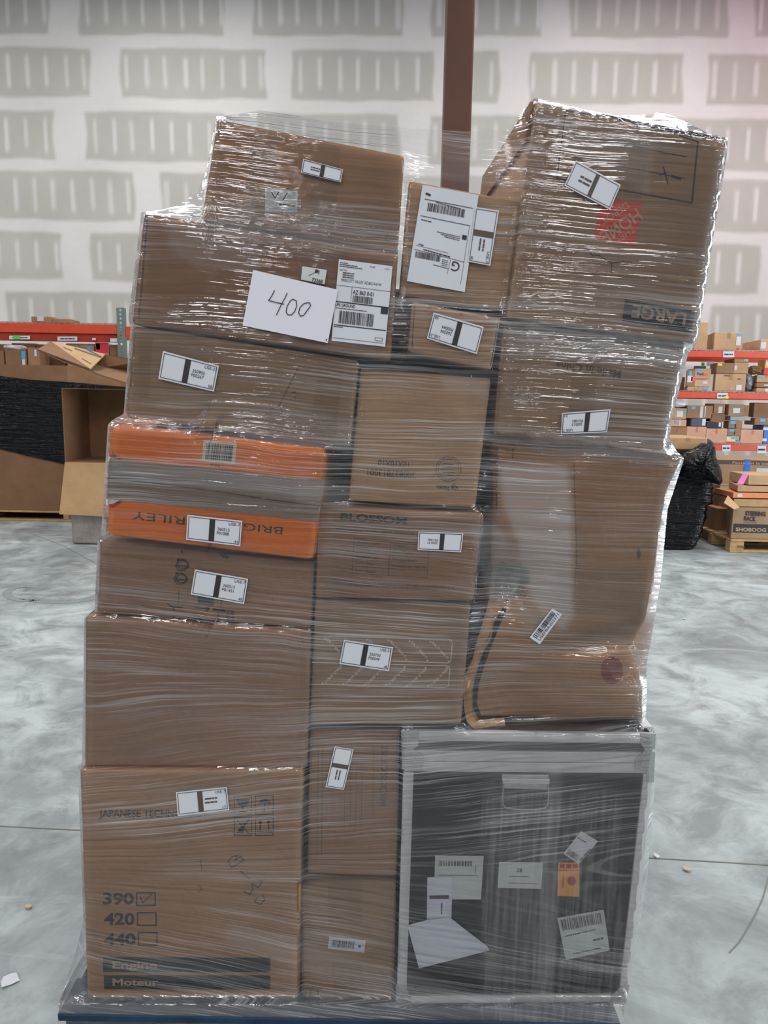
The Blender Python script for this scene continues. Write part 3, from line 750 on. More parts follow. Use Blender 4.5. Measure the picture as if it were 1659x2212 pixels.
# G
d = Decal(); d.text('JAPANESE TECHNOLOGY', (214, 1765), (449, 1764), 15, .02)
def frame(x0, y0, x1, y1, w=2.0): d.line([(x0, y0), (x1, y0), (x1, y1), (x0, y1)], w, True)
frame(506, 1719, 543, 1759); frame(552, 1719, 590, 1759); frame(506, 1766, 543, 1805); frame(552, 1766, 590, 1805)
d.poly([(510, 1726), (539, 1726), (536, 1738), (524, 1744), (514, 1738)]).line([(524, 1744), (524, 1754)], 3).poly([(516, 1752), (533, 1752), (533, 1756), (516, 1756)])
d.poly([(557, 1737), (562, 1729), (572, 1725), (582, 1729), (587, 1737), (572, 1735)]).line([(572, 1735), (571, 1752), (566, 1752)], 2)
d.line([(512, 1772), (537, 1800)], 3).line([(512, 1800), (537, 1772)], 3).poly([(514, 1790), (528, 1786), (526, 1800), (514, 1800)]).line([(524, 1776), (530, 1782), (538, 1770)], 2)
for x in (562, 580): d.line([(x, 1775), (x, 1793)], 3).poly([(x - 5, 1778), (x, 1771), (x + 5, 1778)])
d.line([(557, 1797), (586, 1797)], 3)
d.text('390', (222, 1953), (289, 1953), 24, .03).text('420', (224, 1997), (291, 1997), 24, .03).text('440', (225, 2041), (293, 2041), 24, .03)
frame(295, 1929, 335, 1956, 2.6); frame(297, 1972, 337, 1999, 2.6); frame(299, 2015, 339, 2042, 2.6)
d.line([(303, 1938), (308, 1950), (327, 1932)], 2.2)
d.poly([(222, 2068), (584, 2069), (584, 2100), (223, 2100)]).poly([(224, 2107), (584, 2107), (584, 2138), (225, 2137)])
prt('G', d, 'printed_lettering', INK)
d = Decal(); d.text('Engine', (243, 2092), (340, 2092), 15, .03).text('Moteur', (243, 2129), (342, 2129), 15, .03); prt('G', d, 'band_lettering', KRAFT_INK, 0.0014)
d = Decal(); d.line([(492, 1862), (500, 1852), (512, 1848), (508, 1858), (520, 1850), (526, 1858), (512, 1868), (500, 1874), (494, 1864)], 2.6).line([(520, 1882), (526, 1888), (540, 1899)], 2.6).line([(526, 1926), (540, 1932), (546, 1922), (544, 1908), (558, 1918), (566, 1904), (560, 1902)], 2.6).line([(556, 1938), (550, 1948), (562, 1954), (572, 1944), (568, 1934)], 2.4).line([(433, 1858), (436, 1880)], 2).line([(430, 1913), (436, 1920), (428, 1928)], 1.6)
prt('G', d, 'pen_marks', INK_G)
sticker('G', [(380, 1711), (490, 1700), (495, 1750), (384, 1763)], usetag('USE-7', 0, 0, '17'), ink=INK_G)
# H
def shiplab(d, L):
    d.text(None, L(.08, .10), L(.15, .11), 8, .04)
    d.line([L(.08, .14), L(.93, .145)], 1.3); barcode(d, L, .15, .80, .17, .255, 44, 11)
    d.text(None, L(.72, .165), L(.28, .145), 3)
    d.line([L(.05, .315), L(.92, .325)], 1.2); d.line([L(.92, .325), L(.91, .93)], .6)
    d.text(None, L(.25, .35), L(.08, .345), 3.6)
    for k in range(3): d.text(None, L(.78 - .0 * k, .45 + k * .018), L(.38 + .07 * k, .44 + k * .018), 2.6)
    d.poly([L(.82, .43), L(.90, .43), L(.90, .475), L(.82, .475)]); d.text(None, L(.18, .60), L(.1, .595), 4)
    d.line([L(.05, .62), L(.62, .64)], .7); d.text(None, L(.66, .665), L(.20, .64), 4.4)
    d.line([L(.04, .665), L(.92, .70)], .9); barcode(d, L, .07, .50, .68, .745, 40, 15)
    for k in range(4): d.text(None, L(.64, .715 + .018 * k), L(.54, .712 + .018 * k), 2.2)
    d.line([L(.68, .70), L(.66, .85)], .7); d.text(None, L(.66, .79), L(.40, .78), 2.4)
    d.text('G', L(.86, .715), L(.72, .71), 21, 0.0)
sticker('H', [(913, 399), (1034, 421), (1004, 631), (879, 607)], shiplab, name='shipping_label')
sticker('H', [(1078, 455), (1059, 574), (1010, 565), (1027, 447)], usetag('USE-7', 0, 0, '48', bar=(.40, .51)), off=0.0030, ink=INK_G)
# I
for (x0, y0, x1, y1) in ((932, 662, 918, 672), (938, 668, 924, 680), (998, 676, 984, 686), (1002, 683, 990, 692), (1056, 688, 1044, 698), (1060, 696, 1050, 706)):
    d = Decal(); d.line([(x0, y0), (x1, y1)], 2.4); prt('I', d, 'staple', STAPLE, 0.0015)
d = Decal(); d.line([(896, 660), (890, 752)], 1.6).line([(1077, 692), (1060, 790)], 1.6); prt('I', d, 'folded_corner', INK_G)
sticker('I', [(1030, 765), (922, 731), (937, 675), (1045, 706)], usetag('USE-21', '260304', 'P00044', '58'))
# J
d = Decal(); d.text('10X10X10', (884, 998), (817, 993), 13, .01).text('200837813001', (898, 1020), (794, 1013), 14, .01)
d.ring((969, 1013), 27, 1.3, 0, 360, 36).ring((969, 1013), 22, 1.0, 0, 360, 36)
for k, t in enumerate((0, 0, 0, 0, 0)): d.text(t, (986 - abs(k - 2) * 3, 1026 - k * 6), (953 + abs(k - 2) * 3, 1024 - k * 6), 3)
d.text(None, (983, 998 - 6), (956, 990), 3)
d.text('Veritiv.', (972, 1051), (941, 1046), 10, .01).line([(990, 1056), (980, 1046), (976, 1056)], 3).line([(984, 1058), (975, 1048)], 2)
prt('J', d, 'printed_lettering', INK_G)
# K
d = Decal(); d.text('BLOSSOM', (735, 1122), (878, 1133), 14.5, .035); prt('K', d, 'printed_heading', INK)
d = Decal(); d.text('VC01 Cordless Vacuum Cleaner Accessories', (725, 1144), (895, 1155), 7)
TLq = [(765, 1162), (845, 1168), (838, 1243), (760, 1238)]; TRq = [(845, 1168), (928, 1175), (922, 1248), (838, 1243)]
for q_, rows in ((TLq, ('Vacuum Cleaner', 'Cleaning Tool', 'Aluminum Tube', 'HEPA Filter', '2-in-1 Brush')), (TRq, ('Adaptor', 'User Manual', 'Crevice Brush', 'Aromatherapy Tablet*2'))):
    L = bil(q_); d.line([L(0, 0), L(1, 0), L(1, 1), L(0, 1)], 1.0, True)
    for k in range(1, 5): d.line([L(0, k / 5), L(1, k / 5)], 0.9)
    for k, t in enumerate(rows): d.text(t, L(.08, (k + .72) / 5), L(min(.95, .08 + len(t) * .048), (k + .74) / 5), 6)
d.text('CAUTION: Moisture proof. Do not squeeze. Handle with care. Do not store near fire or', (717, 1254), (983, 1271), 5)
d.text('expose to high temperatures for a long time. May cause fire or explosion.', (716, 1263), (950, 1277), 5)
d.line([(1040, 1112), (1036, 1180), (1030, 1240), (1026, 1296)], 1.4)
prt('K', d, 'printed_table', INK_G)
tape('K', [(722, 1094), (775, 1098), (768, 1290), (712, 1290)])
sticker('K', [(996, 1193), (902, 1188), (904, 1148), (1001, 1152)], usetag(None, '250131', 'P01306', None))
# L
d = Decal(); d.line([(676, 1374), (967, 1381), (974, 1383), (977, 1389), (974, 1426), (972, 1430), (966, 1432), (674, 1422)], 1.8).line([(674, 1431), (962, 1438), (969, 1440), (972, 1446), (969, 1480), (965, 1484), (960, 1485), (672, 1478)], 1.8)
for k in range(6):
    x, y = 704 + 45.6 * k, 1381 + 1.5 * k; d.text('SEAL IT. SEND IT.', (x, y), (x + 35, y + 37), 5, .03); d.disc((x - 2, y - 2), 2); d.disc((x + 37, y + 40), 2)
for k in range(7):
    x, y = 690 + 45.7 * k, 1437 + 1.2 * k
    if k: d.text('SEAL IT. SEND IT.', (x, y), (x - 37, y + 36), 5, .03); d.disc((x + 1, y - 1), 2); d.disc((x - 39, y + 38), 2)
prt('L', d, 'printed_bands', WHITE_INK)
sticker('L', [(743, 1382), (849, 1398), (840, 1450), (733, 1434)], usetag('USE-21', '250730', 'P00049', '4'))
# M
d = Decal(); d.text('BLOSSOM', (824, 1613), (820, 1742), 15, .03)
for x in (688, 697, 808): d.line([(x, 1612), (x - 3, 1850 if x < 700 else 1760)], 1.4)
for x in (736, 748, 760, 772): d.line([(x + 10, 1650), (x + 8, 1790)], 0.9)
prt('M', d, 'printed_lettering', INK_F)
sticker('M', [(764, 1619), (743, 1706), (703, 1700), (723, 1612)], usetag(None, 0, 0, None, bar=(.40, .50)), ink=INK_G)
# N
tape('N', [(709, 1904), (782, 1904), (781, 1999), (709, 1999)]); tape('N', [(716, 2080), (780, 2080), (790, 2162), (722, 2162)])
d = Decal(); d.line([(660, 2134), (695, 2136)], 2.4); d.line([(671, 2140), (670, 2160)], 3).line([(687, 2140), (687, 2160)], 3); prt('N', d, 'printed_icons', INK_F)
sticker('N', [(711, 2023), (790, 2031), (787, 2058), (708, 2049)], lambda d, L: (barcode(d, L, .1, .7, .25, .8, 30, 21), d.disc(L(.85, .55), 3)), ink=INK_G, outside=False)
# P
d = Decal(); d.line([(1107, 960), (1109, 975), (1107, 990)], 2).poly([(1377, 1187), (1382, 1184), (1384, 1200), (1380, 1210), (1377, 1200)]).line([(1074, 966), (1073, 1060), (1074, 1190)], 2); prt('P', d, 'pen_marks', INK_G, 0.002)
d = Decal(); d.disc((1322, 1448), 24, 18, 30); prt('P', d, 'red_print', simple('faded_red_print', srgb(134, 72, 58), .6, var=.3), 0.0015)
tape('P', [(1180, 1215), (1400, 1222), (1392, 1330), (1200, 1322)], off=0.002)
sticker('P', [(1144, 1377), (1193, 1314), (1214, 1327), (1166, 1392)], lambda d, L: (barcode(d, L, .08, .92, .12, .55, 30, 5), d.text('USEFBA202371', L(.08, .85), L(.95, .85), 6)))
# Q
d = Decal(); d.text('Made in China', (1343, 801), (1202, 779), 17, .02); prt('Q', d, 'printed_lettering', INK_G)
tape('Q', [(1245, 716), (1300, 724), (1278, 950), (1222, 945)])
sticker('Q', [(1311, 934), (1212, 938), (1214, 892), (1319, 884)], usetag('USE-7', '260513', 'P01083', '21'))
d = Decal(); d.line([(1092, 694), (1080, 800), (1070, 935)], 6); prt('Q', d, 'cut_edge', EDGE, 0.001)
# R
d = Decal(); d.line([(1222, 238), (1300, 252), (1400, 270), (1508, 306)], 2).line([(1222, 238), (1203, 385), (1495, 438), (1508, 306)], 3.0)
d.line([(1238, 289), (1484, 339)], 1.6).line([(1233, 339), (1479, 385)], 1.6).line([(1433, 360), (1443, 397)], 2.4).line([(1424, 378), (1440, 372)], 2).line([(1452, 380), (1470, 386)], 5)
d.line([(1270, 538), (1280, 553), (1294, 552), (1322, 568), (1320, 590)], 2).line([(1322, 568), (1345, 565), (1364, 566)], 1.8).line([(1217, 533), (1222, 538), (1228, 530)], 2)
prt('R', d, 'printed_outline', simple('dark_grey_ink', srgb(58, 54, 56), .6))
d = Decal(); d.poly([(1350, 646), (1502, 671), (1494, 719), (1344, 694)]); prt('R', d, 'size_band', INK)
d = Decal(); d.text('LARGE', (1484, 677), (1367, 658), 27, .03); prt('R', d, 'band_lettering', KRAFT_INK, 0.0014)
d = Decal(); d.poly([(1298, 429), (1386, 438), (1371, 532), (1284, 518)]); prt('R', d, 'red_square_logo', RED_INK)
d = Decal(); d.text('HOME', (1374, 450), (1294, 504), 28, .02).text('DEPOT', (1352, 436), (1296, 473), 15, .01).text('THE', (1366, 487), (1336, 507), 15, .01); prt('R', d, 'logo_lettering', simple('pale_print', srgb(205, 160, 136), .6), 0.0014)
sticker('R', [(1318, 453), (1219, 401), (1244, 346), (1341, 399)], usetag(None, 0, 0, None, bar=(.44, .52)), ink=INK_G)
tape('R', [(1370, 268), (1410, 276), (1385, 430), (1345, 424)])
def moving_box_flap():
    root, o3, Y = ROOTS['R']; back = Vector((-0.065 * 0.44, 0.44, 0))
    a = atY(1155, 218, Y); b = atY(1167, 303, Y)
    n = Vector((-0.006, 0, 0))
    f4 = [a + Vector((-.001, 0.004, 0)), a + back + Vector((-.001, 0, 0)), b + back + Vector((-.020, 0, 0)), b + Vector((-.020, 0.004, 0))]
    b4 = [p + n for p in f4]
    bm = bmesh.new(); add_hexa(bm, [p - o3 for p in b4], [p - o3 for p in f4]); bm_to('side_flap', bm, CB['brown'], root)
    # shade inside the open rim, painted as a black patch along the top front edge
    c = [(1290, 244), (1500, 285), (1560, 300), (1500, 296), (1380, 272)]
    dd = Decal(); dd.poly(c); prt('R', dd, 'painted_rim_shade', INK, 0.0012)
moving_box_flap()

# ---------------------------------------------------------------- metal flight case
ALU = simple('brushed_aluminium', srgb(205, 205, 206), 0.42, metal=0.3, var=0.10, nscale=12)
STEEL = simple('zinc_steel', srgb(176, 178, 180), 0.36, metal=0.6, var=0.15, nscale=60)
PANEL = simple('black_laminate', srgb(24, 26, 31), 0.45, var=0.2, nscale=6)
def build_case():
    q, Y = Q['O']; f4 = [atY(x, y, Y + 0.004) for x, y in q]; o3 = (f4[2] + f4[3]) / 2
    root = empty('flight_case', o3); tag(root, 'black flight case with aluminium edges and folding handle, on the blue pallet', 'case')
    ROOTS['O'] = (root, o3, Y)
    back = Vector((0, 0.46, 0)); bm = bmesh.new(); ins = 0.002
    cx = sum(f4, Vector()) / 4; g4 = [p + (cx - p).normalized() * ins for p in f4]
    add_hexa(bm, [p - o3 for p in g4], [p + back - o3 for p in g4]); bevel(bm, 0.004, 1); bm_to('case_body', bm, PANEL, root)
    def bar(name, quad, t, mat, bv=0.0015, dep=0.012, par=root, y=Y):
        a = [atY(x, yy, y - t) for x, yy in quad]; bk = [p + Vector((0, dep, 0)) for p in a]
        bm = bmesh.new(); add_hexa(bm, [p - o3 for p in a], [p - o3 for p in bk]); bevel(bm, bv, 2); return bm_to(name, bm, mat, par)
    bar('lid_edge', [(870, 1579), (1415, 1587), (1413, 1607), (871, 1600)], 0.002, ALU)
    bar('lid_edge', [(875, 1621), (1412, 1626), (1412, 1649), (876, 1644)], 0.002, ALU)
    bar('rim_edge', [(873, 1645), (1412, 1650), (1411, 1671), (874, 1667)], 0.0012, ALU)
    bar('side_edge', [(871, 1668), (894, 1668), (878, 2150), (857, 2150)], 0.002, ALU)
    bar('side_edge', [(1390, 1672), (1411, 1672), (1361, 2150), (1337, 2150)], 0.002, ALU)
    bar('bottom_edge', [(862, 2152), (1356, 2150), (1353, 2165), (857, 2169)], 0.002, ALU)
    # top rails going back
    for (x0, x1) in ((870, 893), (1393, 1415)):
        a = atY(x0, 1580, Y); b = atY(x1, 1582, Y)
        bm = bmesh.new(); add_box(bm, (a.x - o3.x, 0.012, a.z - o3.z - 0.0005), (b.x - o3.x, 0.45, a.z - o3.z + 0.003)); bm_to('top_rail', bm, ALU, root)
    for quad in ([(867, 1577), (906, 1577), (903, 1612), (890, 1618), (868, 1616)], [(868, 1618), (892, 1618), (915, 1632), (914, 1664), (868, 1662)],
                 [(1384, 1584), (1417, 1585), (1415, 1618), (1396, 1624), (1384, 1606)], [(1372, 1640), (1392, 1622), (1415, 1624), (1413, 1690), (1398, 1690), (1396, 1664), (1372, 1662)],
                 [(855, 2130), (874, 2130), (888, 2152), (888, 2172), (855, 2174)], [(1342, 2130), (1360, 2128), (1352, 2168), (1318, 2170), (1320, 2152)]):
        a = [atY(x, y, Y - 0.004) - o3 for x, y in quad]; n = len(a); b = [p + Vector((0, 0.004, 0)) for p in a]
        f = [tuple(range(n - 1, -1, -1)), tuple(range(n, 2 * n))] + [(i, (i + 1) % n, n + (i + 1) % n, n + i) for i in range(n)]
        c = link('corner_plate', mesh_from('corner_plate', a + b, f), STEEL, root)
        dd = Decal(); mx = sum(p[0] for p in quad) / n; my = sum(p[1] for p in quad) / n
        dd.disc((mx - 6, my - 6), 2.6, 10).disc((mx + 6, my + 6), 2.6, 10); dd.build('rivet', lambda x, y: atY(x, y, Y - 0.0055) - o3, ALU, c)
    h = bar('handle_plate', [(1083, 1673), (1186, 1674), (1184, 1706), (1085, 1704)], 0.0025, STEEL)
    bar('handle_grip', [(1084, 1682), (1189, 1683), (1187, 1696), (1086, 1694)], 0.0055, ALU, 0.002, 0.006, h)
    # bail of the handle: a bent rod
    pts = [(1088, 1694), (1086, 1715), (1086, 1738), (1094, 1746), (1118, 1748), (1155, 1749), (1176, 1746), (1183, 1738), (1185, 1716), (1185, 1696)]
    P3 = [atY(x, y, Y - 0.005) - o3 for x, y in pts]; v = []; f = []; r_ = 0.0018; m = 8
    for k, p in enumerate(P3):
        t = (P3[min(k + 1, len(P3) - 1)] - P3[max(k - 1, 0)]).normalized(); nn = Vector((0, 1, 0)); bb = t.cross(nn).normalized()
        for i in range(m): v.append(p + (nn * math.cos(6.2832 * i / m) + bb * math.sin(6.2832 * i / m)) * r_)
        if k: f += [((k - 1) * m + i, (k - 1) * m + (i + 1) % m, k * m + (i + 1) % m, k * m + i) for i in range(m)]
    link('handle_bail', mesh_from('handle_bail', v, f, True), STEEL, h)
    bar('cable_stub', [(1184, 1974), (1201, 1975), (1200, 1983), (1184, 1982)], 0.003, simple('black_rubber', srgb(14, 14, 14), .6), 0.001, 0.006)
    def paperq(quad, draw, mat=PAPER2, ink=INK_G, lab=None, off=0.0010):
        v, f = patch_mesh(quad, lambda x, y: atY(x, y, Y + 0.004 - off) - o3, 2, 2); o = link('label', mesh_from('label', v, f), mat, root)
        if lab: o['label'] = lab
        if draw: dd = Decal(); draw(dd, bil(quad)); dd.build('printed_text', lambda x, y: atY(x, y, Y + 0.004 - off - 0.0008) - o3, ink, o)
    paperq([(940, 1848), (1045, 1849), (1039, 1943), (937, 1943)], lambda d, L: (barcode(d, L, .08, .78, .12, .24, 24, 31), d.line([L(.08, .45), L(.9, .45)], .8), d.line([L(.85, .2), L(.85, .4)], .8)))
    paperq([(1078, 1862), (1173, 1863), (1169, 1920), (1075, 1918)], lambda d, L: (d.text('28', L(.42, .38), L(.54, .38), 8, .03), d.text(None, L(.25, .58), L(.7, .58), 3), d.line([L(.25, .8), L(.9, .82)], 1)))
    def frag(d, L):
        for k in range(3): d.poly([L(.08 + k * .3, .05), L(.30 + k * .3, .05), L(.30 + k * .3, .17), L(.08 + k * .3, .17)])
        d.line([L(.02, .24), L(.98, .24)], 1.4); d.line([L(.25, .42), L(.25, .75)], 2.4); d.disc(L(.65, .55), 9, 12, 10)
    paperq([(1206, 1863), (1252, 1863), (1251, 1937), (1204, 1935)], frag, simple('orange_label', srgb(222, 152, 66), .6), simple('dark_red_print', srgb(168, 58, 52), .6), 'orange handling label')
    paperq([(1255, 1795), (1292, 1817), (1250, 1867), (1217, 1844)], lambda d, L: (d.text(None, L(.9, .35), L(.85, .9), 6, .03), barcode(d, L, .1, .8, .75, .95, 20, 3), d.text(None, L(.1, .3), L(.6, .3), 5)), PAPER, off=.0022)
    paperq([(1204, 1983), (1304, 1965), (1317, 2053), (1222, 2074)], lambda d, L: (barcode(d, L, .06, .92, .06, .32, 30, 41), d.text(None, L(.08, .48), L(.75, .46), 4), d.text(None, L(.68, .72), L(.9, .72), 7, .03), d.text(None, L(.2, .92), L(.8, .92), 4)))
    paperq([(923, 1895), (977, 1894), (975, 1987), (922, 1988)], lambda d, L: (d.poly([L(.1, .43), L(.88, .43), L(.88, .51), L(.1, .51)]), d.text(None, L(.55, .62), L(.55, .85), 5)), PAPER, off=.0022)
    # loose folded white sheet caught under the film
    pts = [(880, 1999), (925, 1987), (972, 1982), (1010, 2012), (1052, 2044), (1057, 2053), (1000, 2068), (905, 2092)]
    a = [atY(x, y, Y - 0.0015) for x, y in pts]; n = len(a); o0 = sum(a, Vector()) / n; b = [p + Vector((0, .0008, 0)) for p in a]
    f = [tuple(range(n - 1, -1, -1)), tuple(range(n, 2 * n))] + [(i, (i + 1) % n, n + (i + 1) % n, n + i) for i in range(n)]
    s = link('paper_sheet', mesh_from('paper_sheet', [p - o0 for p in a + b], f), PAPER); s.location = o0
    tag(s, 'blank white folded paper trapped against the black flight case', 'paper')
build_case()

# ---------------------------------------------------------------- rear row of cartons, seen only behind the gaps, coloured dark to give their shade
k = 0
RB = simple('gap_shade_cardboard', srgb(62, 50, 44), 0.85, var=0.15)
for (x0, x1, z0, z1, lab) in ((-0.52, -0.012, PZ, 0.60, 'rear carton coloured dark as gap shade, behind the Engine carton'), (0.0, 0.46, PZ, 0.60, 'rear carton coloured dark as gap shade, behind the flight case'),
                              (-0.52, -0.012, 0.602, 1.05, 'rear carton coloured dark as gap shade, behind the plain carton and accessories carton'), (0.0, 0.46, 0.602, 1.05, 'rear carton coloured dark as gap shade, behind the crushed carton'),
                              (-0.44, 0.10, 1.052, 1.46, 'rear carton coloured dark as gap shade, behind the 10X10X10 carton'),
                              (-0.14, 0.22, 1.462, 1.71, 'rear carton coloured dark as gap shade, behind the stapled carton')):
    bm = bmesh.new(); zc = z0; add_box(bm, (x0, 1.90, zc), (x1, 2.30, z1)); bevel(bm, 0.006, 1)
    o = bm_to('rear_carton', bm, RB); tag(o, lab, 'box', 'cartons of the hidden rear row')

# ---------------------------------------------------------------- the sheet marked 400
def build_sheet():
    q = [(547, 583), (730, 626), (708, 741), (524, 703)]
    o0 = atY(627, 660, 1.37)
    def s(x, y, off=0.0035): return atY(x, y, float(film_y(x, y)) - off) - o0
    L = bil(q); n = 12; v = []; f = []
    for j in range(n + 1):
        for i in range(n + 1):
            u, w = i / n, j / n
            # rounded corners
            du, dw = min(u, 1 - u), min(w, 1 - w)
            v.append(s(*L(u, w), 0.0045 + 0.002 * math.sin(u * 3.1)))
    f = [(j * (n + 1) + i, j * (n + 1) + i + 1, (j + 1) * (n + 1) + i + 1, (j + 1) * (n + 1) + i) for j in range(n) for i in range(n)]
    m, nt, b = newmat('paper_in_clear_sleeve'); b.inputs['Base Color'].default_value = srgb(222, 222, 232); b.inputs['Roughness'].default_value = 0.55
    b.inputs['Coat Weight'].default_value = 0.4; b.inputs['Coat Roughness'].default_value = 0.2
    me = mesh_from('paper_sheet', v, f, True); o = link('paper_sheet', me, m); o.location = o0
    tag(o, 'white sheet handwritten 400 stuck on the wide carton', 'paper')
    d = Decal()
    d.line([(593, 627), (586, 641), (580, 649), (592, 652), (604, 655), (613, 657)], 1.8).line([(620, 633), (615, 645), (608, 657), (602, 670), (597, 680)], 1.8)
    def loop(pts): d.line(pts, 1.8, True)
    loop([(633, 646), (627, 650), (620, 662), (618, 674), (622, 680), (630, 680), (637, 672), (641, 660), (640, 650)])
    loop([(664, 654), (656, 656), (648, 664), (645, 676), (649, 683), (656, 681), (664, 670), (671, 660), (669, 654)])
    d.disc((705, 734), 1.8, 8)
    d.build('handwritten_number', lambda x, y: s(x, y, 0.0078), simple('black_marker', srgb(24, 22, 28), .5), o)
build_sheet()
# ================================================================ stretch film
LAYER_R = [ # thick or creased film: polygon, strength, softness in px
 ([(1078, 1000), (1225, 1005), (1235, 1100), (1238, 1330), (1215, 1365), (1150, 1300), (1120, 1180), (1085, 1080)], 0.62),
 ([(355, 478), (560, 500), (560, 590), (430, 580), (370, 540)], 0.22),
 ([(1130, 1150), (1200, 1180), (1215, 1350), (1160, 1390), (1095, 1300)], 0.25),
 ([(1012, 1140), (1060, 1120), (1140, 1210), (1110, 1300), (1060, 1300)], 0.35),
 ([(950, 808), (1058, 818), (1052, 858), (960, 845)], 0.30),
 ([(240, 990), (700, 1048), (690, 1075), (238, 1020)], 0.30),
 ([(640, 1010), (760, 1060), (760, 1110), (640, 1090)], 0.22),
 ([(1150, 240), (1215, 250), (1270, 290), (1240, 330), (1185, 270)], 0.28),
 ([(1205, 250), (1420, 290), (1400, 420), (1240, 330)], 0.20),
 ([(640, 1700), (870, 1690), (870, 1760), (640, 1780)], 0.12),
 ([(870, 1560), (1410, 1570), (1410, 1680), (870, 1670)], 0.22),
 ([(1050, 1680), (1190, 1680), (1170, 2160), (1040, 2160)], 0.10),
 ([(1185, 1650), (1215, 1650), (1190, 2160), (1160, 2160)], 0.28),
 ([(500, 2000), (900, 2105), (1100, 2170), (850, 2170), (480, 2030)], 0.25),
 ([(120, 2150), (880, 2140), (1340, 2165), (1340, 2200), (120, 2200)], 0.35),
 ([(100, 2000), (185, 1990), (185, 2170), (100, 2200)], 0.30),
 ([(870, 276), (1100, 280), (1100, 400), (870, 380)], 0.14),
 ([(640, 245), (870, 276), (870, 335), (640, 300)], 0.12),
 ([(400, 400), (468, 250), (470, 300), (440, 470), (320, 470)], 0.25),
 ([(600, 235), (700, 250), (850, 300), (640, 292)], 0.12),
 ([(1060, 690), (1500, 745), (1480, 790), (1060, 740)], 0.22),
 ([(250, 895), (760, 950), (760, 975), (240, 925)], 0.22),
 ([(440, 440), (870, 480), (870, 560), (430, 500)], 0.20),
 ([(1040, 930), (1440, 965), (1470, 1000), (1060, 955)], 0.18),
]
LAYER_G = [([(380, 440), (760, 440), (870, 480), (700, 570), (420, 520)], 1.0), ([(400, 650), (540, 660), (540, 720), (330, 700)], .6), ([(1150, 690), (1500, 740), (1500, 800), (1100, 760)], 1.0),
           ([(500, 890), (770, 900), (760, 970), (500, 940)], .8), ([(1150, 930), (1460, 950), (1470, 1010), (1150, 980)], .8), ([(460, 235), (860, 270), (860, 320), (460, 290)], 1.0),
           ([(1140, 210), (1570, 290), (1565, 312), (1150, 245)], .6), ([(1100, 820), (1170, 860), (1130, 890), (1090, 860)], .8)]
CLEAR = [([(1170, 290), (1580, 330), (1550, 545), (1180, 500)], 0.75), ([(170, 1330), (680, 1370), (665, 1660), (170, 1660)], 0.35), ([(205, 1170), (680, 1215), (680, 1320), (200, 1300)], 0.6), ([(225, 1090), (700, 1130), (690, 1215), (220, 1160)], 0.75),
         ([(315, 500), (520, 520), (520, 640), (310, 640)], .55), ([(470, 270), (860, 345), (860, 420), (450, 400)], .45), ([(1240, 1010), (1450, 1010), (1390, 1380), (1245, 1380)], .6), ([(200, 1900), (600, 1900), (600, 2150), (200, 2150)], .3), ([(890, 1670), (1380, 1670), (1350, 2150), (880, 2150)], .25), ([(235, 925), (420, 945), (330, 990), (235, 985)], .6)]
def soft(PX, PY, lst, r=9):
    out = np.zeros(PX.shape)
    offs = [(0, 0)] + [(r * math.cos(a), r * math.sin(a)) for a in np.linspace(0, 6.28, 7)[:-1]] + [(r * .5 * math.cos(a), r * .5 * math.sin(a)) for a in np.linspace(0.5, 6.78, 5)[:-1]]
    for poly, s in lst:
        acc = sum(inpoly(PX + a, PY + b, poly).astype(float) for a, b in offs) / len(offs)
        out = 1 - (1 - out) * (1 - acc * s)
    return out
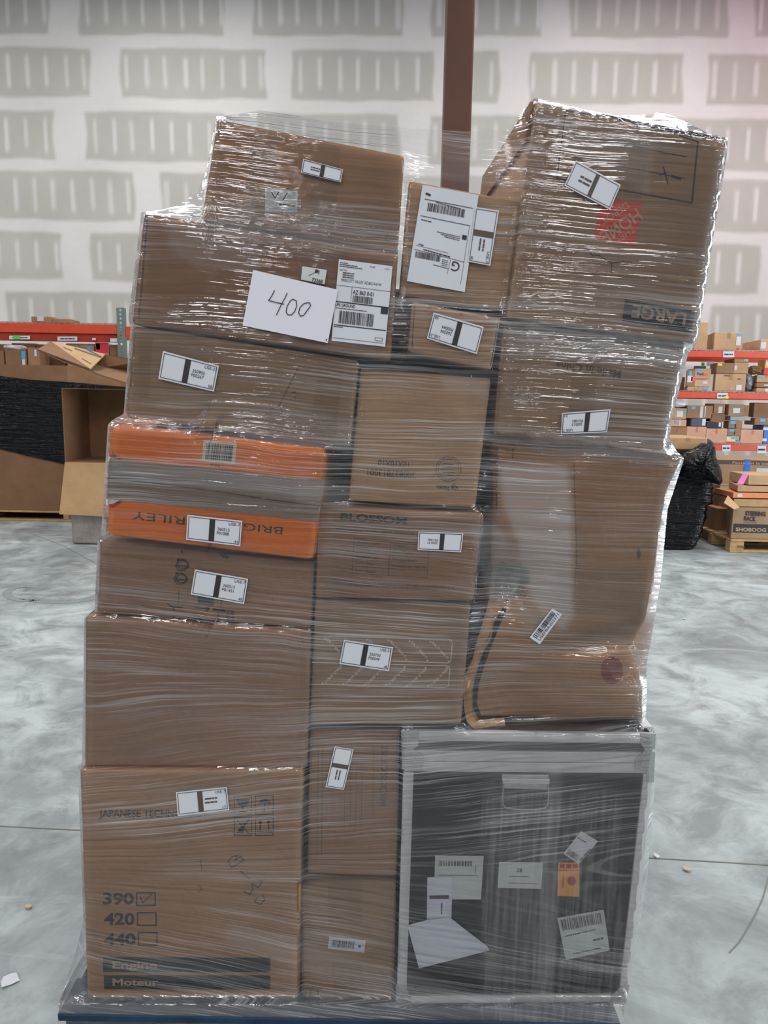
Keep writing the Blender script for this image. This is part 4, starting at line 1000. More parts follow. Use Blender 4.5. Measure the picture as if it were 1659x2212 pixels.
def build_film():
    nu, nv = 250, 340
    u, v = np.meshgrid(np.linspace(0, 1, nu + 1), np.linspace(0, 1, nv + 1))
    X = 300 + u * 1200; Yp = 250 + v * 1930.0
    BOT = 2216.0
    for _ in range(25):
        X = 0.5 * X + 0.5 * (interp(Lp, Yp) * (1 - u) + interp(Rp, Yp) * u)
        T = interp(Tp, X); Yp = 0.5 * Yp + 0.5 * (T * (1 - v) + BOT * v)
    depth = film_y(X, Yp)
    front = atY_np(X, Yp, depth)
    edge = np.clip((interp(Rp, Yp) - X), 0, 60); rim = np.exp(-(edge / 16.0) ** 2) * (Yp > 320)  # bright sheen of the right-hand edge, put into the film's milk and gloss
    lay = np.stack([np.maximum(soft(X, Yp, LAYER_R), 0.75 * rim), np.where((X > 1040) & (X < 1345) & (Yp > 1690), 1.0, 0.0) * np.clip((Yp - 1690) / 60, 0, 1), np.maximum(soft(X, Yp, LAYER_G), rim), 1.0 - soft(X, Yp, CLEAR, 14)], -1)
    cx = 0.25 * (X[:-1, :-1] + X[1:, :-1] + X[:-1, 1:] + X[1:, 1:]); cy = 0.25 * (Yp[:-1, :-1] + Yp[1:, :-1] + Yp[:-1, 1:] + Yp[1:, 1:])
    owner = np.full(cx.shape, -1); keys = list(Q)
    for i, kk in enumerate(keys):
        owner[inpoly(cx, cy, P_OUT if kk == 'P' else Q[kk][0]) & (owner < 0)] = i
    NORM_ALL = None
    def make(mask, name, parent, o3):
        jj, ii = np.nonzero(mask)
        idx = np.stack([jj * (nu + 1) + ii, (jj + 1) * (nu + 1) + ii, (jj + 1) * (nu + 1) + ii + 1, jj * (nu + 1) + ii + 1], -1)
        used, inv = np.unique(idx, return_inverse=True); F4 = inv.reshape(idx.shape)
        V = front.reshape(-1, 3)[used] - np.array(o3); Lc = lay.reshape(-1, 4)[used]
        return V, F4, Lc
    def finish(name, V, F4, Lc, parent):
        me = bpy.data.meshes.new(name); me.vertices.add(len(V)); me.vertices.foreach_set('co', V.astype(np.float32).ravel())
        F4 = np.asarray(F4); me.loops.add(F4.size); me.loops.foreach_set('vertex_index', F4.ravel().astype(np.int32))
        me.polygons.add(len(F4)); me.polygons.foreach_set('loop_start', np.arange(0, F4.size, 4, dtype=np.int32)); me.polygons.foreach_set('loop_total', np.full(len(F4), 4, dtype=np.int32))
        me.update(calc_edges=True); me.polygons.foreach_set('use_smooth', [True] * len(F4))
        a = me.attributes.new('layers', 'FLOAT_COLOR', 'POINT'); a.data.foreach_set('color', Lc.astype(np.float32).ravel())
        return link(name, me, FILM, parent)
    for i, kk in enumerate(keys):
        m = owner == i
        if m.any():
            root, o3, Y = ROOTS[kk]
            V, F4, Lc = make(m, 'clinging_film', root, o3)
            # the material reads object coordinates; keep them the same as the world's by giving the mesh the parent's inverse
            ob = finish('clinging_film', V + np.array(o3), F4, Lc, root); ob.matrix_parent_inverse = Matrix.Translation(-Vector(o3))
    V, F4, Lc = make(owner == -1, 'stretch_wrap', None, (0, 0, 0))
    V = list(V); F4 = [tuple(f) for f in F4]; Lc = list(Lc)
    # sides and back: rings behind the front sheet
    def side(col, sx, flare):
        rows = list(range(0, nv + 1, 1)); pts = []
        dep = [0.0, 0.010, 0.03, 0.08, 0.2, 0.4, 0.6, 0.8, 0.97]
        base = len(V)
        for r_ in rows:
            p = front[r_, col]
            for q_, dd in enumerate(dep):
                yy = p[1] + dd
                V.append(np.array([p[0] + sx * flare * (1 - math.exp(-dd / 0.02)) , min(yy, 2.36), p[2]])); Lc.append(np.array([0.30, 0, 0.55, 1]))
        n = len(dep)
        for a in range(len(rows) - 1):
            for b in range(n - 1):
                F4.append((base + a * n + b, base + (a + 1) * n + b, base + (a + 1) * n + b + 1, base + a * n + b + 1))
        return [base + a * n + n - 1 for a in range(len(rows))]
    le = side(0, -1, 0.006); re_ = side(nu, 1, 0.010)
    base = len(V); nb = 12
    for a in range(len(le)):
        for b in range(nb + 1):
            t = b / nb; V.append(V[le[a]] * (1 - t) + V[re_[a]] * t + np.array([0, 0.02 * math.sin(t * math.pi), 0])); Lc.append(np.array([0.1, 0, 0.2, 1]))
    for a in range(len(le) - 1):
        for b in range(nb):
            F4.append((base + a * (nb + 1) + b, base + (a + 1) * (nb + 1) + b, base + (a + 1) * (nb + 1) + b + 1, base + a * (nb + 1) + b + 1))
    o = finish('stretch_wrap', np.array(V), F4, np.array(Lc), None)
    tag(o, 'clear stretch film wound round the whole load of cartons on the blue pallet', 'plastic wrap')
build_film()
# ================================================================ BACKGROUND
RACK_OR = simple('orange_rack_paint', srgb(208, 74, 44), 0.45, var=0.08)
RACK_GR = simple('grey_green_rack_paint', srgb(108, 124, 120), 0.5, var=0.12)
WIRE = simple('galvanised_wire', srgb(150, 150, 150), 0.4, metal=0.6)
BLACKF, _nt, _b = newmat('black_stretch_film')
_b.inputs['Base Color'].default_value = (0.003, 0.003, 0.005, 1); _b.inputs['Roughness'].default_value = 0.16; _b.inputs['Specular IOR Level'].default_value = 0.25
_tc = N(_nt, 'ShaderNodeTexCoord').outputs['Object']
_bn = N(_nt, 'ShaderNodeBump'); _bn.inputs['Distance'].default_value = 0.03; _bn.inputs['Strength'].default_value = 0.75
_h = mathn(_nt, 'ADD', noise(_nt, mapping(_nt, _tc, (2.5, 2.5, 34)), 1.0, 3, 0.6, 0.5), mathn(_nt, 'MULTIPLY', noise(_nt, _tc, 9, 3, 0.6, 1.0), 0.7))
_nt.links.new(_h, _bn.inputs['Height']); _nt.links.new(_bn.outputs[0], _b.inputs['Normal'])

def box_at(name, label, cat, px0, py0, px1, py1, Y, dep, mat, side=0, group=None, bv=0.006, zbot=None, yaw=0.0, stickers=(), tilt=0.0):
    """a carton whose front face covers px0..px1, py0..py1 at distance Y; side>0: its left-hand face shows that many pixels"""
    a = atY(px0, py0, Y); b = atY(px1, py1, Y)
    x0, x1, z1, z0 = a.x, b.x, a.z, b.z
    if zbot is not None: z0 = zbot
    z0 = max(z0, 0.001)
    xm = (x0 + x1) / 2; r = empty(name, ((x0 + x1) / 2, Y, z0)); o = Vector(r.location)
    sk = 0.0
    if side:  # turned a little so the left side is seen
        xl = atY(px0 - side, py0, Y + dep).x; sk = (xl - x0) / dep
    f4 = [Vector((x0, Y, z1)), Vector((x1, Y, z1)), Vector((x1, Y, z0)), Vector((x0, Y, z0))]
    bk = Vector((sk * dep, dep, 0))
    bm = bmesh.new(); add_hexa(bm, [p - o for p in f4], [p + bk - o for p in f4]); bevel(bm, min(bv, (z1 - z0) * .1), 1)
    bm_to('carton_body', bm, mat, r); tag(r, label, cat, group)
    for (u0, v0, u1, v1, m, nm) in stickers:
        vs = [Vector((x0 + (x1 - x0) * u, Y - 0.003, z1 + (z0 - z1) * v)) - o for u, v in ((u0, v0), (u1, v0), (u1, v1), (u0, v1))]
        link(nm, mesh_from(nm, vs, [(0, 3, 2, 1)]), m, r)
    # tape along the middle
    if (x1 - x0) > 0.25 and cat == 'box' and not nm_has(stickers, 'tape'):
        w = (x1 - x0) * 0.06; vs = [Vector((xm + s * w, Y - 0.0015, z)) - o for s, z in ((-1, z1), (1, z1), (1, z1 - (z1 - z0) * .35), (-1, z1 - (z1 - z0) * .35))]
        link('packing_tape', mesh_from('packing_tape', vs, [(0, 3, 2, 1)]), TAPE, r)
    return r
def nm_has(st, k): return any(k in s[5] for s in st)
BL = lambda u0, v0, u1, v1: (u0, v0, u1, v1, BLUE_ST, 'blue_sticker')
WL = lambda u0, v0, u1, v1: (u0, v0, u1, v1, PAPER, 'white_label')

# ---- pallet racks
def beam(root, o, x0, x1, zt, h, Y, name='beam', mat=None, dep=0.05):
    bm = bmesh.new(); add_box(bm, Vector((x0, Y, zt - h)) - o, Vector((x1, Y + dep, zt)) - o); bevel(bm, 0.004, 1)
    # stepped front lip
    return bm_to(name, bm, mat or RACK_OR, root)
def upright(root, o, x, Y, z0, z1, w=0.08):
    bm = bmesh.new(); t = 0.004
    # C-shaped post with punched slots: built from rails and bridges so that light passes through
    for s in (0, 1):
        add_box(bm, Vector((x + s * w * 0.62, Y, z0)) - o, Vector((x + s * w * 0.62 + w * 0.38, Y + t, z1)) - o)
    z = z0
    while z < z1:
        add_box(bm, Vector((x + w * 0.3801, Y, z)) - o, Vector((x + w * 0.6199, Y + t, min(z + 0.028, z1))) - o); z += 0.055
    add_box(bm, Vector((x, Y + t, z0)) - o, Vector((x + t, Y + 0.07, z1)) - o); add_box(bm, Vector((x + w - t, Y + t, z0)) - o, Vector((x + w, Y + 0.07, z1)) - o)
    add_box(bm, Vector((x - 0.03, Y - 0.03, z0)) - o, Vector((x + w + 0.03, Y + 0.1, z0 + 0.006)) - o)
    return bm_to('upright_post', bm, RACK_GR, root)
def wiredeck(root, o, x0, x1, z, Y0, Y1, n):
    bm = bmesh.new(); r = 0.0035
    for i in range(n):
        x = x0 + (x1 - x0) * i / (n - 1); add_box(bm, Vector((x - r, Y0, z)) - o, Vector((x + r, Y1, z + 2 * r)) - o)
        add_box(bm, Vector((x - r, Y0 - 0.006, z - 0.03)) - o, Vector((x + r, Y0, z + 2 * r)) - o)
    for j in range(10):
        y = Y0 + (Y1 - Y0) * j / 9; add_box(bm, Vector((x0, y - r, z + 2 * r)) - o, Vector((x1, y + r, z + 4 * r)) - o)
    return bm_to('wire_deck', bm, WIRE, root)
def rtag(root, o, px0, py0, px1, py1, Y, mat=PAPER, name='shelf_label', txt=None):
    vs = [atY(x, y, Y - 0.004) - o for x, y in ((px0, py0), (px1, py0), (px1, py1), (px0, py1))]
    t = link(name, mesh_from(name, vs, [(0, 3, 2, 1)]), mat, root)
    if txt is not None:
        d = Decal(); w = px1 - px0; h = py1 - py0
        d.text(txt, (px0 + w * .15, py0 + h * .72), (px1 - w * .15, py0 + h * .72), h * .42); d.build('printed_text', lambda x, y: atY(x, y, Y - 0.006) - o, INK, t)

YL = 9.9
def left_rack():
    x0, x1 = atY(-260, 700, YL).x, atY(420, 700, YL).x; zt = atY(130, 699, YL).z
    root = empty('pallet_rack', ((x0 + x1) / 2, YL, 0)); o = Vector(root.location)
    tag(root, 'orange beam pallet rack with grey green post, left of the wrapped load', 'shelf rack')
    post = atY(253, 700, YL).x; post2 = atY(-330, 700, YL).x
    ztop = atY(260, 665, YL).z
    for Yb in (YL - 0.012, YL + 1.05):
        upright(root, o, post, Yb, 0.001, ztop, 0.105); upright(root, o, post2, Yb, 0.001, ztop, 0.105)
    zb = [zt, atY(130, 845, YL).z, 0.55]
    for z in zb:
        for Yb in (YL + 0.001, YL + 1.0):
            beam(root, o, post2 + .1, post - 0.002, z, 0.125, Yb); beam(root, o, post + .106, post + 1.6, z - 0.02, 0.125, Yb)
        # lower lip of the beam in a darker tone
        beam(root, o, post2 + .1, post - 0.004, z - 0.1251, 0.105, YL + 0.03, 'beam_lip', simple('rack_paint_dark', srgb(170, 52, 28), .5))
    wiredeck(root, o, post2 + .12, post - 0.01, zt + 0.0005, YL + 0.01, YL + 1.04, 46)
    for (a, b, c, d_, m, t) in ((20, 725, 65, 733, PAPER, 0), (124, 727, 167, 736, PAPER, 0), (199, 730, 207, 735, PAPER, None), (238, 731, 253, 739, PAPER, None)):
        rtag(root, o, a, b, c, d_, YL - 0.0, m, 'shelf_label', t)
    rtag(root, o, 28, 724.5, 44, 732, YL - 0.004, GREEN_ST, 'green_label')
    return zb
ZBL = left_rack()
YR = 10.1
def right_rack():
    x0 = atY(1300, 760, YR).x; x1 = atY(1900, 770, YR).x
    root = empty('pallet_rack', ((x0 + x1) / 2, YR, 0)); o = Vector(root.location)
    tag(root, 'orange beam pallet rack crowded with small parcels, right of the wrapped load', 'shelf rack')
    tops = [atY(1580, 758.5, YR).z, atY(1560, 847.5, YR).z, atY(1600, 961, YR).z]
    for Yb in (YR - 0.012, YR + 1.05):
        upright(root, o, x0 - 0.1, Yb, 0.001, tops[0] + 0.3, 0.09); upright(root, o, x1 + .005, Yb, 0.001, tops[0] + 0.3, 0.09)
    for z in tops:
        beam(root, o, x0, x1, z, 0.085, YR + 0.001); beam(root, o, x0, x1, z, 0.085, YR + 1.0)
        wiredeck(root, o, x0 + .02, x1 - .02, z + 0.0005, YR + 0.01, YR + 1.04, 60)
    rtag(root, o, 1562, 759, 1586, 772, YR, PAPER, 'shelf_label', 0); rtag(root, o, 1549, 849, 1572, 861, YR, PAPER, 'shelf_label', 0); rtag(root, o, 1565, 856, 1574, 861, YR - .004, YELLOW_ST, 'yellow_label')
    rtag(root, o, 1560, 961, 1578, 975, YR, PAPER, 'shelf_label', 0); rtag(root, o, 1636, 963, 1655, 979, YR, PAPER, 'shelf_label', 0)
    rtag(root, o, 1515, 783, 1522, 790, YR + .99, GREEN_ST, 'green_label'); rtag(root, o, 1526, 781, 1545, 790, YR + .99, PAPER, 'shelf_label')
    return tops
T1, T2, T3 = right_rack()
G1, G2, G3 = 'cartons on the top shelf of the right rack', 'parcels on the middle shelf of the right rack', 'parcels on the lower shelf of the right rack'
def c2(x, y): return 1400 + x / 6.405, 680 + y / 6.405
def rb(label, X0, Y0, X1, Y1, dep, mat, side=0, group=G2, z=None, Yd=0.06, st=(), cat='box', name='carton'):
    a = c2(X0, Y0); b = c2(X1, Y1); return box_at(name, label, cat, a[0], a[1], b[0], b[1], YR + Yd, dep, mat, side / 6.405, group, zbot=z, stickers=st)
e = 0.016
K = CB
t1 = rb('tall upright brown carton on the top shelf, beside the wrapped load', 660, 100, 812, 475, .35, K['kraft3'], 0, G1, T1 + e)
rb('wide brown carton with blue and white stickers on the top shelf', 920, 240, 1300, 480, .5, K['kraft3'], 120, G1, T1 + e, st=(BL(.79, .06, .92, .22), WL(.77, .22, .93, .72), (.80, .86, .90, 1.0, CRIMSON, 'red_sticker')))
rb('low brown carton with white label at the far end of the top shelf', 1560, 340, 1800, 490, .6, K['pink'], 255, G1, T1 + e, st=(WL(.02, .25, .30, .8),))
# middle shelf
zf = T2 + e
b1 = rb('flat brown carton lying on the middle shelf, lowest of its stack', 545, 990, 830, 1048, .3, K['kraft3'], 40, G2, zf, st=(BL(.75, .15, .95, .75), (.35, .2, .5, .7, GREEN_ST, 'green_label')))
h1 = atY(*c2(600, 992), YR + .06).z + .002
rb('narrow upright carton with orange sticker on the flat carton', 540, 765, 640, 985, .25, K['kraft2'], 10, G2, h1, st=(BL(.25, .05, .6, .35), WL(.1, .35, .7, .75), (.55, .4, .98, .68, ORANGE_ST, 'orange_sticker')))
rb('small brown carton with white sticker on the flat carton', 645, 892, 858, 988, .25, K['pink'], 0, G2, h1, st=(WL(.5, .3, .8, .6),))
h2 = atY(*c2(700, 890), YR + .06).z + .003
fx = rb('brown carton with purple lettering on the middle shelf', 650, 742, 865, 885, .25, K['kraft3'], 0, G2, h2, st=(BL(.12, .03, .4, .25),))
_d = Decal(); A_ = c2(680, 832); B_ = c2(762, 835); _d.text('Fed', A_, B_, 5.4, .04); _d.build('printed_text', lambda x, y: atY(x, y, YR + .055) - fx.location, PURPLE_INK, fx)
_d = Decal(); A_ = c2(766, 835); B_ = c2(830, 838); _d.text('Ex', A_, B_, 5.4, .04); _d.build('printed_text', lambda x, y: atY(x, y, YR + .055) - fx.location, ORANGE_ST, fx)
h2b = atY(*c2(700, 742), YR + .06).z + .003
rb('thin black box lying on the carton with purple lettering', 640, 706, 800, 740, .25, simple('black_card', srgb(30, 30, 38), .5), 8, G2, h2b)
rb('dark brown wrapped carton at the end of the middle shelf', 430, 860, 500, 1040, .3, K['brown'], 0, G2, zf, Yd=.25)
rb('large brown carton with printed symbols on the middle shelf', 935, 812, 1340, 1050, .45, K['kraft3'], 30, G2, zf, st=((.28, .06, .46, .15, INK_F, 'printed_marks'), (.72, .25, .82, .33, INK_F, 'printed_marks'), WL(.70, .62, .88, .92), (.5, .78, .57, .94, simple('pink_sticker', srgb(240, 130, 140), .6), 'pink_sticker')))
h3 = atY(*c2(1000, 810), YR + .06).z + .003
rb('brown carton with yellow sticker on the large printed carton', 950, 662, 1188, 800, .42, K['kraft2'], 90, G2, h3, st=((.08, .06, .3, .28, YELLOW_ST, 'yellow_sticker'),))
rb('brown carton with small white label on the large printed carton', 1195, 655, 1385, 800, .4, K['kraft3'], 0, G2, h3, st=(WL(.02, .3, .2, .7),))
h4 = atY(*c2(1250, 655), YR + .06).z + .003
rb('small flat carton with green spot, topmost of the middle shelf pile', 1195, 607, 1390, 650, .3, K['kraft3'], 0, G2, h4, st=(WL(.68, .15, .96, .6), (.8, .62, .98, .95, GREEN_ST, 'green_sticker')))
def blob(label, cat, name, cx_, cy_, w_, h_, dep, mat, Y, group=None, seed=1, zb=None, st=None, amp=.12):
    """a soft bag: a lumpy closed surface sitting on zb"""
    r = random.Random(seed); a = atY(cx_ - w_ / 2, cy_ - h_ / 2, Y); b = atY(cx_ + w_ / 2, cy_ + h_ / 2, Y)
    z0 = zb if zb is not None else b.z; z0 = max(z0, .002); hh = a.z - z0; ww = b.x - a.x
    bm = bmesh.new(); bmesh.ops.create_icosphere(bm, subdivisions=4, radius=1.0)
    ph = [r.random() * 6.28 for _ in range(8)]
    for v in bm.verts:
        c = v.co.copy(); n = 1 + amp * (math.sin(5 * c.x + ph[0]) * math.sin(4 * c.y + ph[1]) + 0.7 * math.sin(9 * c.z + 4 * c.x + ph[2]) * math.sin(8 * c.y + ph[3]) + .4 * math.sin(19 * c.x + ph[4]) * math.sin(17 * c.z + ph[5]))
        sg = lambda t, p: math.copysign(abs(t) ** p, t)
        v.co = Vector((sg(c.x, .75) * n * ww / 2, sg(c.y, .75) * n * dep / 2, (sg(c.z, .7) * n) * hh / 2))
    zm = min(v.co.z for v in bm.verts)
    for v in bm.verts:
        v.co.z = max(v.co.z, zm * .93)
    zm = min(v.co.z for v in bm.verts)
    for v in bm.verts: v.co.z -= zm
    o = bm_to(name, bm, mat, None, True); o.location = ((a.x + b.x) / 2, Y + dep / 2, z0); tag(o, label, cat, group); return o
GREYBAG = simple('grey_poly_bag', srgb(120, 124, 136), .3, var=.3, nscale=20, bump=.5, bscale=20)
sb = blob('grey plastic parcel bag leaning beside the large printed carton', 'bag', 'parcel_bag', c2(1412, 940)[0], c2(1412, 940)[1], 18, 40, .3, GREYBAG, YR + .1, G2, 3, zf)
rb('brown carton at the bottom of the middle shelf pile with the yellow box', 1500, 1012, 1760, 1070, .4, K['kraft3'], 0, G2, zf, st=(WL(.45, .1, .65, .9),))
h5 = atY(*c2(1600, 1010), YR + .06).z + .003
rb('brown carton, second from the bottom below the yellow box', 1500, 942, 1760, 1008, .4, K['kraft2'], 0, G2, h5, st=(WL(.4, .3, .6, .6),))
h6 = atY(*c2(1600, 940), YR + .06).z + .003
rb('brown carton with blue sticker right under the yellow box', 1510, 832, 1760, 938, .4, K['kraft3'], 75, G2, h6, st=(BL(.1, .1, .32, .4),))
h7 = atY(*c2(1600, 830), YR + .06).z + .003
rb('yellow and red printed box on the middle shelf', 1622, 620, 1790, 828, .3, simple('yellow_card', srgb(236, 178, 40), .5), 100, G2, h7, st=((.0, .55, .6, 1.0, CRIMSON, 'red_print'), (.05, .1, .5, .4, PAPER, 'white_print')))
blob('small brown paper parcel wrapped in creased film beside the yellow box', 'parcel', 'wrapped_parcel', c2(1520, 762)[0], c2(1520, 762)[1], 24, 18, .2, K['brown'], YR + .06, G2, 9, h7)
# lower shelf pile
zg = T3 + e
rb('large pinkish carton on the lower shelf beside the small sticker cartons', 800, 1572, 1078, 1810, .4, K['pink'], 0, G3, zg)
rb('large pinkish carton with rubbed face at the far side of the lower shelf', 1285, 1587, 1592, 1830, .4, K['pink'], 12, G3, zg)
rb('small carton with blue sticker, lowest between the two pinkish cartons', 1205, 1742, 1282, 1826, .3, K['kraft3'], 0, G3, zg, st=(BL(.3, .05, .95, .6),))
rb('white, yellow and red printed box between the two pinkish cartons', 1085, 1682, 1200, 1822, .3, PAPER, 0, G3, zg, st=((.0, .55, 1, .75, YELLOW_ST, 'yellow_print'), (.0, .75, 1, 1, CRIMSON, 'red_print'), BL(.5, .05, .95, .35)))
h8 = atY(*c2(1150, 1680), YR + .06).z + .003
rb('small carton with blue sticker and pen mark, on the white and yellow box', 1095, 1577, 1280, 1672, .3, K['kraft2'], 0, G3, h8, st=(BL(.15, .05, .5, .4), (.5, .3, .58, .8, INK, 'pen_mark')))
h9 = atY(*c2(1150, 1576), YR + .06).z + .003
rb('small carton with blue sticker and scribble, topmost between the pinkish cartons', 1118, 1467, 1300, 1567, .3, K['kraft2'], 75, G3, h9, st=(BL(.12, .05, .48, .4), (.45, .4, .55, .9, INK, 'pen_mark')))
h10 = atY(*c2(1200, 1465), YR + .06).z + .003
tub = rb('grey plastic tray on the small scribbled carton', 1140, 1405, 1420, 1462, .3, simple('grey_plastic', srgb(150, 158, 156), .35), 0, G3, h10, cat='tray', name='plastic_tray')
h11 = atY(*c2(1200, 1403), YR + .06).z + .003
rb('brown carton with a white square label standing on the grey tray', 1120, 1237, 1325, 1400, .3, K['kraft4'], 0, G3, h11, st=(WL(.28, .32, .72, .75),))
rb('plain brown carton beside the one with a white square label', 1330, 1250, 1390, 1400, .3, K['kraft2'], 0, G3, h11)
h12 = atY(*c2(900, 1570), YR + .06).z + .003
rb('dark low box with small white tag on the pinkish carton', 805, 1485, 1020, 1566, .3, simple('black_card', srgb(30, 30, 38), .5), 0, G3, h12, st=(WL(.78, .05, .92, .75),))
h13 = atY(*c2(900, 1483), YR + .06).z + .003
rb('dark brown carton on the dark low box', 872, 1367, 1058, 1480, .3, K['brown'], 0, G3, h13)
h14 = atY(*c2(900, 1366), YR + .06).z + .003
rb('brown carton with shiny tape, topmost above the dark brown carton', 915, 1228, 1060, 1360, .3, K['kraft2'], 0, G3, h14, st=((.4, .3, .75, .98, PAPER2, 'shiny_tape'),))
# left-hand end, cartons carried by a stack that starts on the lower shelf
rb('cardboard carton at the end of the lower shelf, mostly behind the tan box', 540, 1545, 795, 1815, .4, K['pink'], 0, G3, zg)
h15 = atY(*c2(600, 1543), YR + .06).z + .003
rb('slate grey box with white label on the lower shelf', 598, 1435, 795, 1538, .35, simple('slate_card', srgb(74, 78, 98), .5), 0, G3, h15, st=(WL(.74, .0, .98, .9),))
h16 = atY(*c2(600, 1433), YR + .06).z + .003
rb('brown carton with glossy film and blue spot on the slate grey box', 545, 1252, 888, 1428, .4, K['kraft2'], 0, G3, h16, st=(BL(.16, .08, .32, .3), (.5, .05, .62, .95, PAPER2, 'shiny_tape'), (.68, .05, .72, .9, PAPER2, 'shiny_tape')))
rb('brown carton at the near end of the lower shelf', 262, 1552, 525, 1815, .4, K['kraft2'], 0, G3, zg)
h17 = atY(*c2(400, 1550), YR + .06).z + .003
rb('film wrapped carton with blue sticker at the near end of the lower shelf', 262, 1448, 528, 1545, .35, K['pink'], 0, G3, h17, st=(BL(.38, .1, .52, .5), (.62, .1, .7, .9, PAPER2, 'shiny_tape'), (.0, .2, .1, .7, CRIMSON, 'red_sticker')))
h18 = atY(*c2(400, 1446), YR + .06).z + .003
rb('tan carton with barcode label near the end of the lower shelf', 342, 1292, 526, 1442, .35, K['tan'], 60, G3, h18, st=(WL(.3, .25, .75, .8), BL(.8, .1, .98, .5)))
h19 = atY(*c2(400, 1290), YR + .06).z + .003
blob('white and blue plastic mailer bag on the tan barcode carton', 'bag', 'mailer_bag', c2(448, 1235)[0], c2(448, 1235)[1], 32, 17, .3, simple('white_poly_bag', srgb(208, 212, 226), .3, var=.15, nscale=15), YR + .06, G3, 5, h19, amp=.07)
rb('open dark brown carton at the far side of the lower shelf', 1470, 1215, 1800, 1425, .3, K['brown'], 70, G3, atY(*c2(1600, 1430), YR + .06).z + .003, Yd=.06)
rb('small brown carton with blue sticker under the open dark carton', 1480, 1432, 1760, 1525, .3, K['kraft2'], 0, G3, atY(*c2(1600, 1527), YR + .06).z, st=(BL(.25, .05, .5, .5),))
rb('blue printed box below the small stickered carton on the lower shelf', 1597, 1532, 1780, 1830, .3, simple('blue_card', srgb(60, 110, 190), .5), 0, G3, zg, st=(WL(.0, .1, .35, .25), WL(.0, .7, .3, .85)))
# ---- left rack cartons
def lb(label, X0, Y0, X1, Y1, dep, mat, side=0, z=None, Yd=0.06, st=(), cat='box', name='carton', g='cartons on the left rack'):
    return box_at(name, label, cat, X0 / 4.253, 640 + Y0 / 4.253, X1 / 4.253, 640 + Y1 / 4.253, YL + Yd, dep, mat, side / 4.253, g, zbot=z, stickers=st)
GL = 'cartons on the left rack'
for (xa, xb, yt, what) in ((-120, 100, 437, 'at the photo edge'), (104, 330, 428, 'behind the two small stickered ones'), (334, 600, 440, 'behind the folded tan carton'), (604, 1068, 432, 'behind the red and white box')):
    lb('dark carton added for shade at back of left rack, ' + what, xa, yt, xb, 620, .35, K['brown'], 0, ZBL[1] + .002, Yd=.5)  # added cartons, dark to stand for the shadow under the beams
lb('low brown carton with shiny tape on the wire deck of the left rack', 285, 183, 475, 240, .3, K['kraft2'], 0, ZBL[0] + e, st=((.3, .0, .62, .8, PAPER2, 'shiny_tape'),))
lb('flat long brown carton on the wire deck of the left rack', 478, 205, 650, 240, .3, K['kraft2'], 0, ZBL[0] + e)
zl = ZBL[1] + .002
lb('brown carton with blue and white sticker under the left rack beams', 42, 482, 245, 620, .4, K['brown'], 0, zl, st=(BL(.78, .05, .96, .25), WL(.8, .25, .94, .45)))
lb('dark brown carton at the edge of the photo on the left rack', -60, 500, 38, 620, .4, K['brown'], 0, zl)
lb('brown carton with small white sticker standing higher on the left rack', 250, 470, 362, 585, .3, K['kraft2'], 0, zl, st=(WL(.6, .05, .8, .2),))
lb('brown carton with one blue sticker far along the left rack', 612, 440, 866, 620, .3, K['kraft4'], 0, zl, st=(BL(.75, .04, .9, .18),))
lb('red and white printed box on the left rack', 876, 425, 1000, 620, .3, PAPER, 0, zl, st=((.0, .0, 1, .22, CRIMSON, 'red_print'), (.05, .27, .4, .5, CRIMSON, 'red_print'), BL(.05, .02, .35, .14)))
lb('dark brown carton beside the rack post on the left rack', 1003, 445, 1075, 620, .3, K['brown'], 0, zl)
blob('white and purple plastic packets piled on the left rack', 'bag', 'mailer_bag', 22, 749, 42, 12, .3, simple('white_poly_bag', srgb(208, 212, 226), .3), YL + .05, None, 8, atY(20, 755, YL + .05).z, amp=.07)

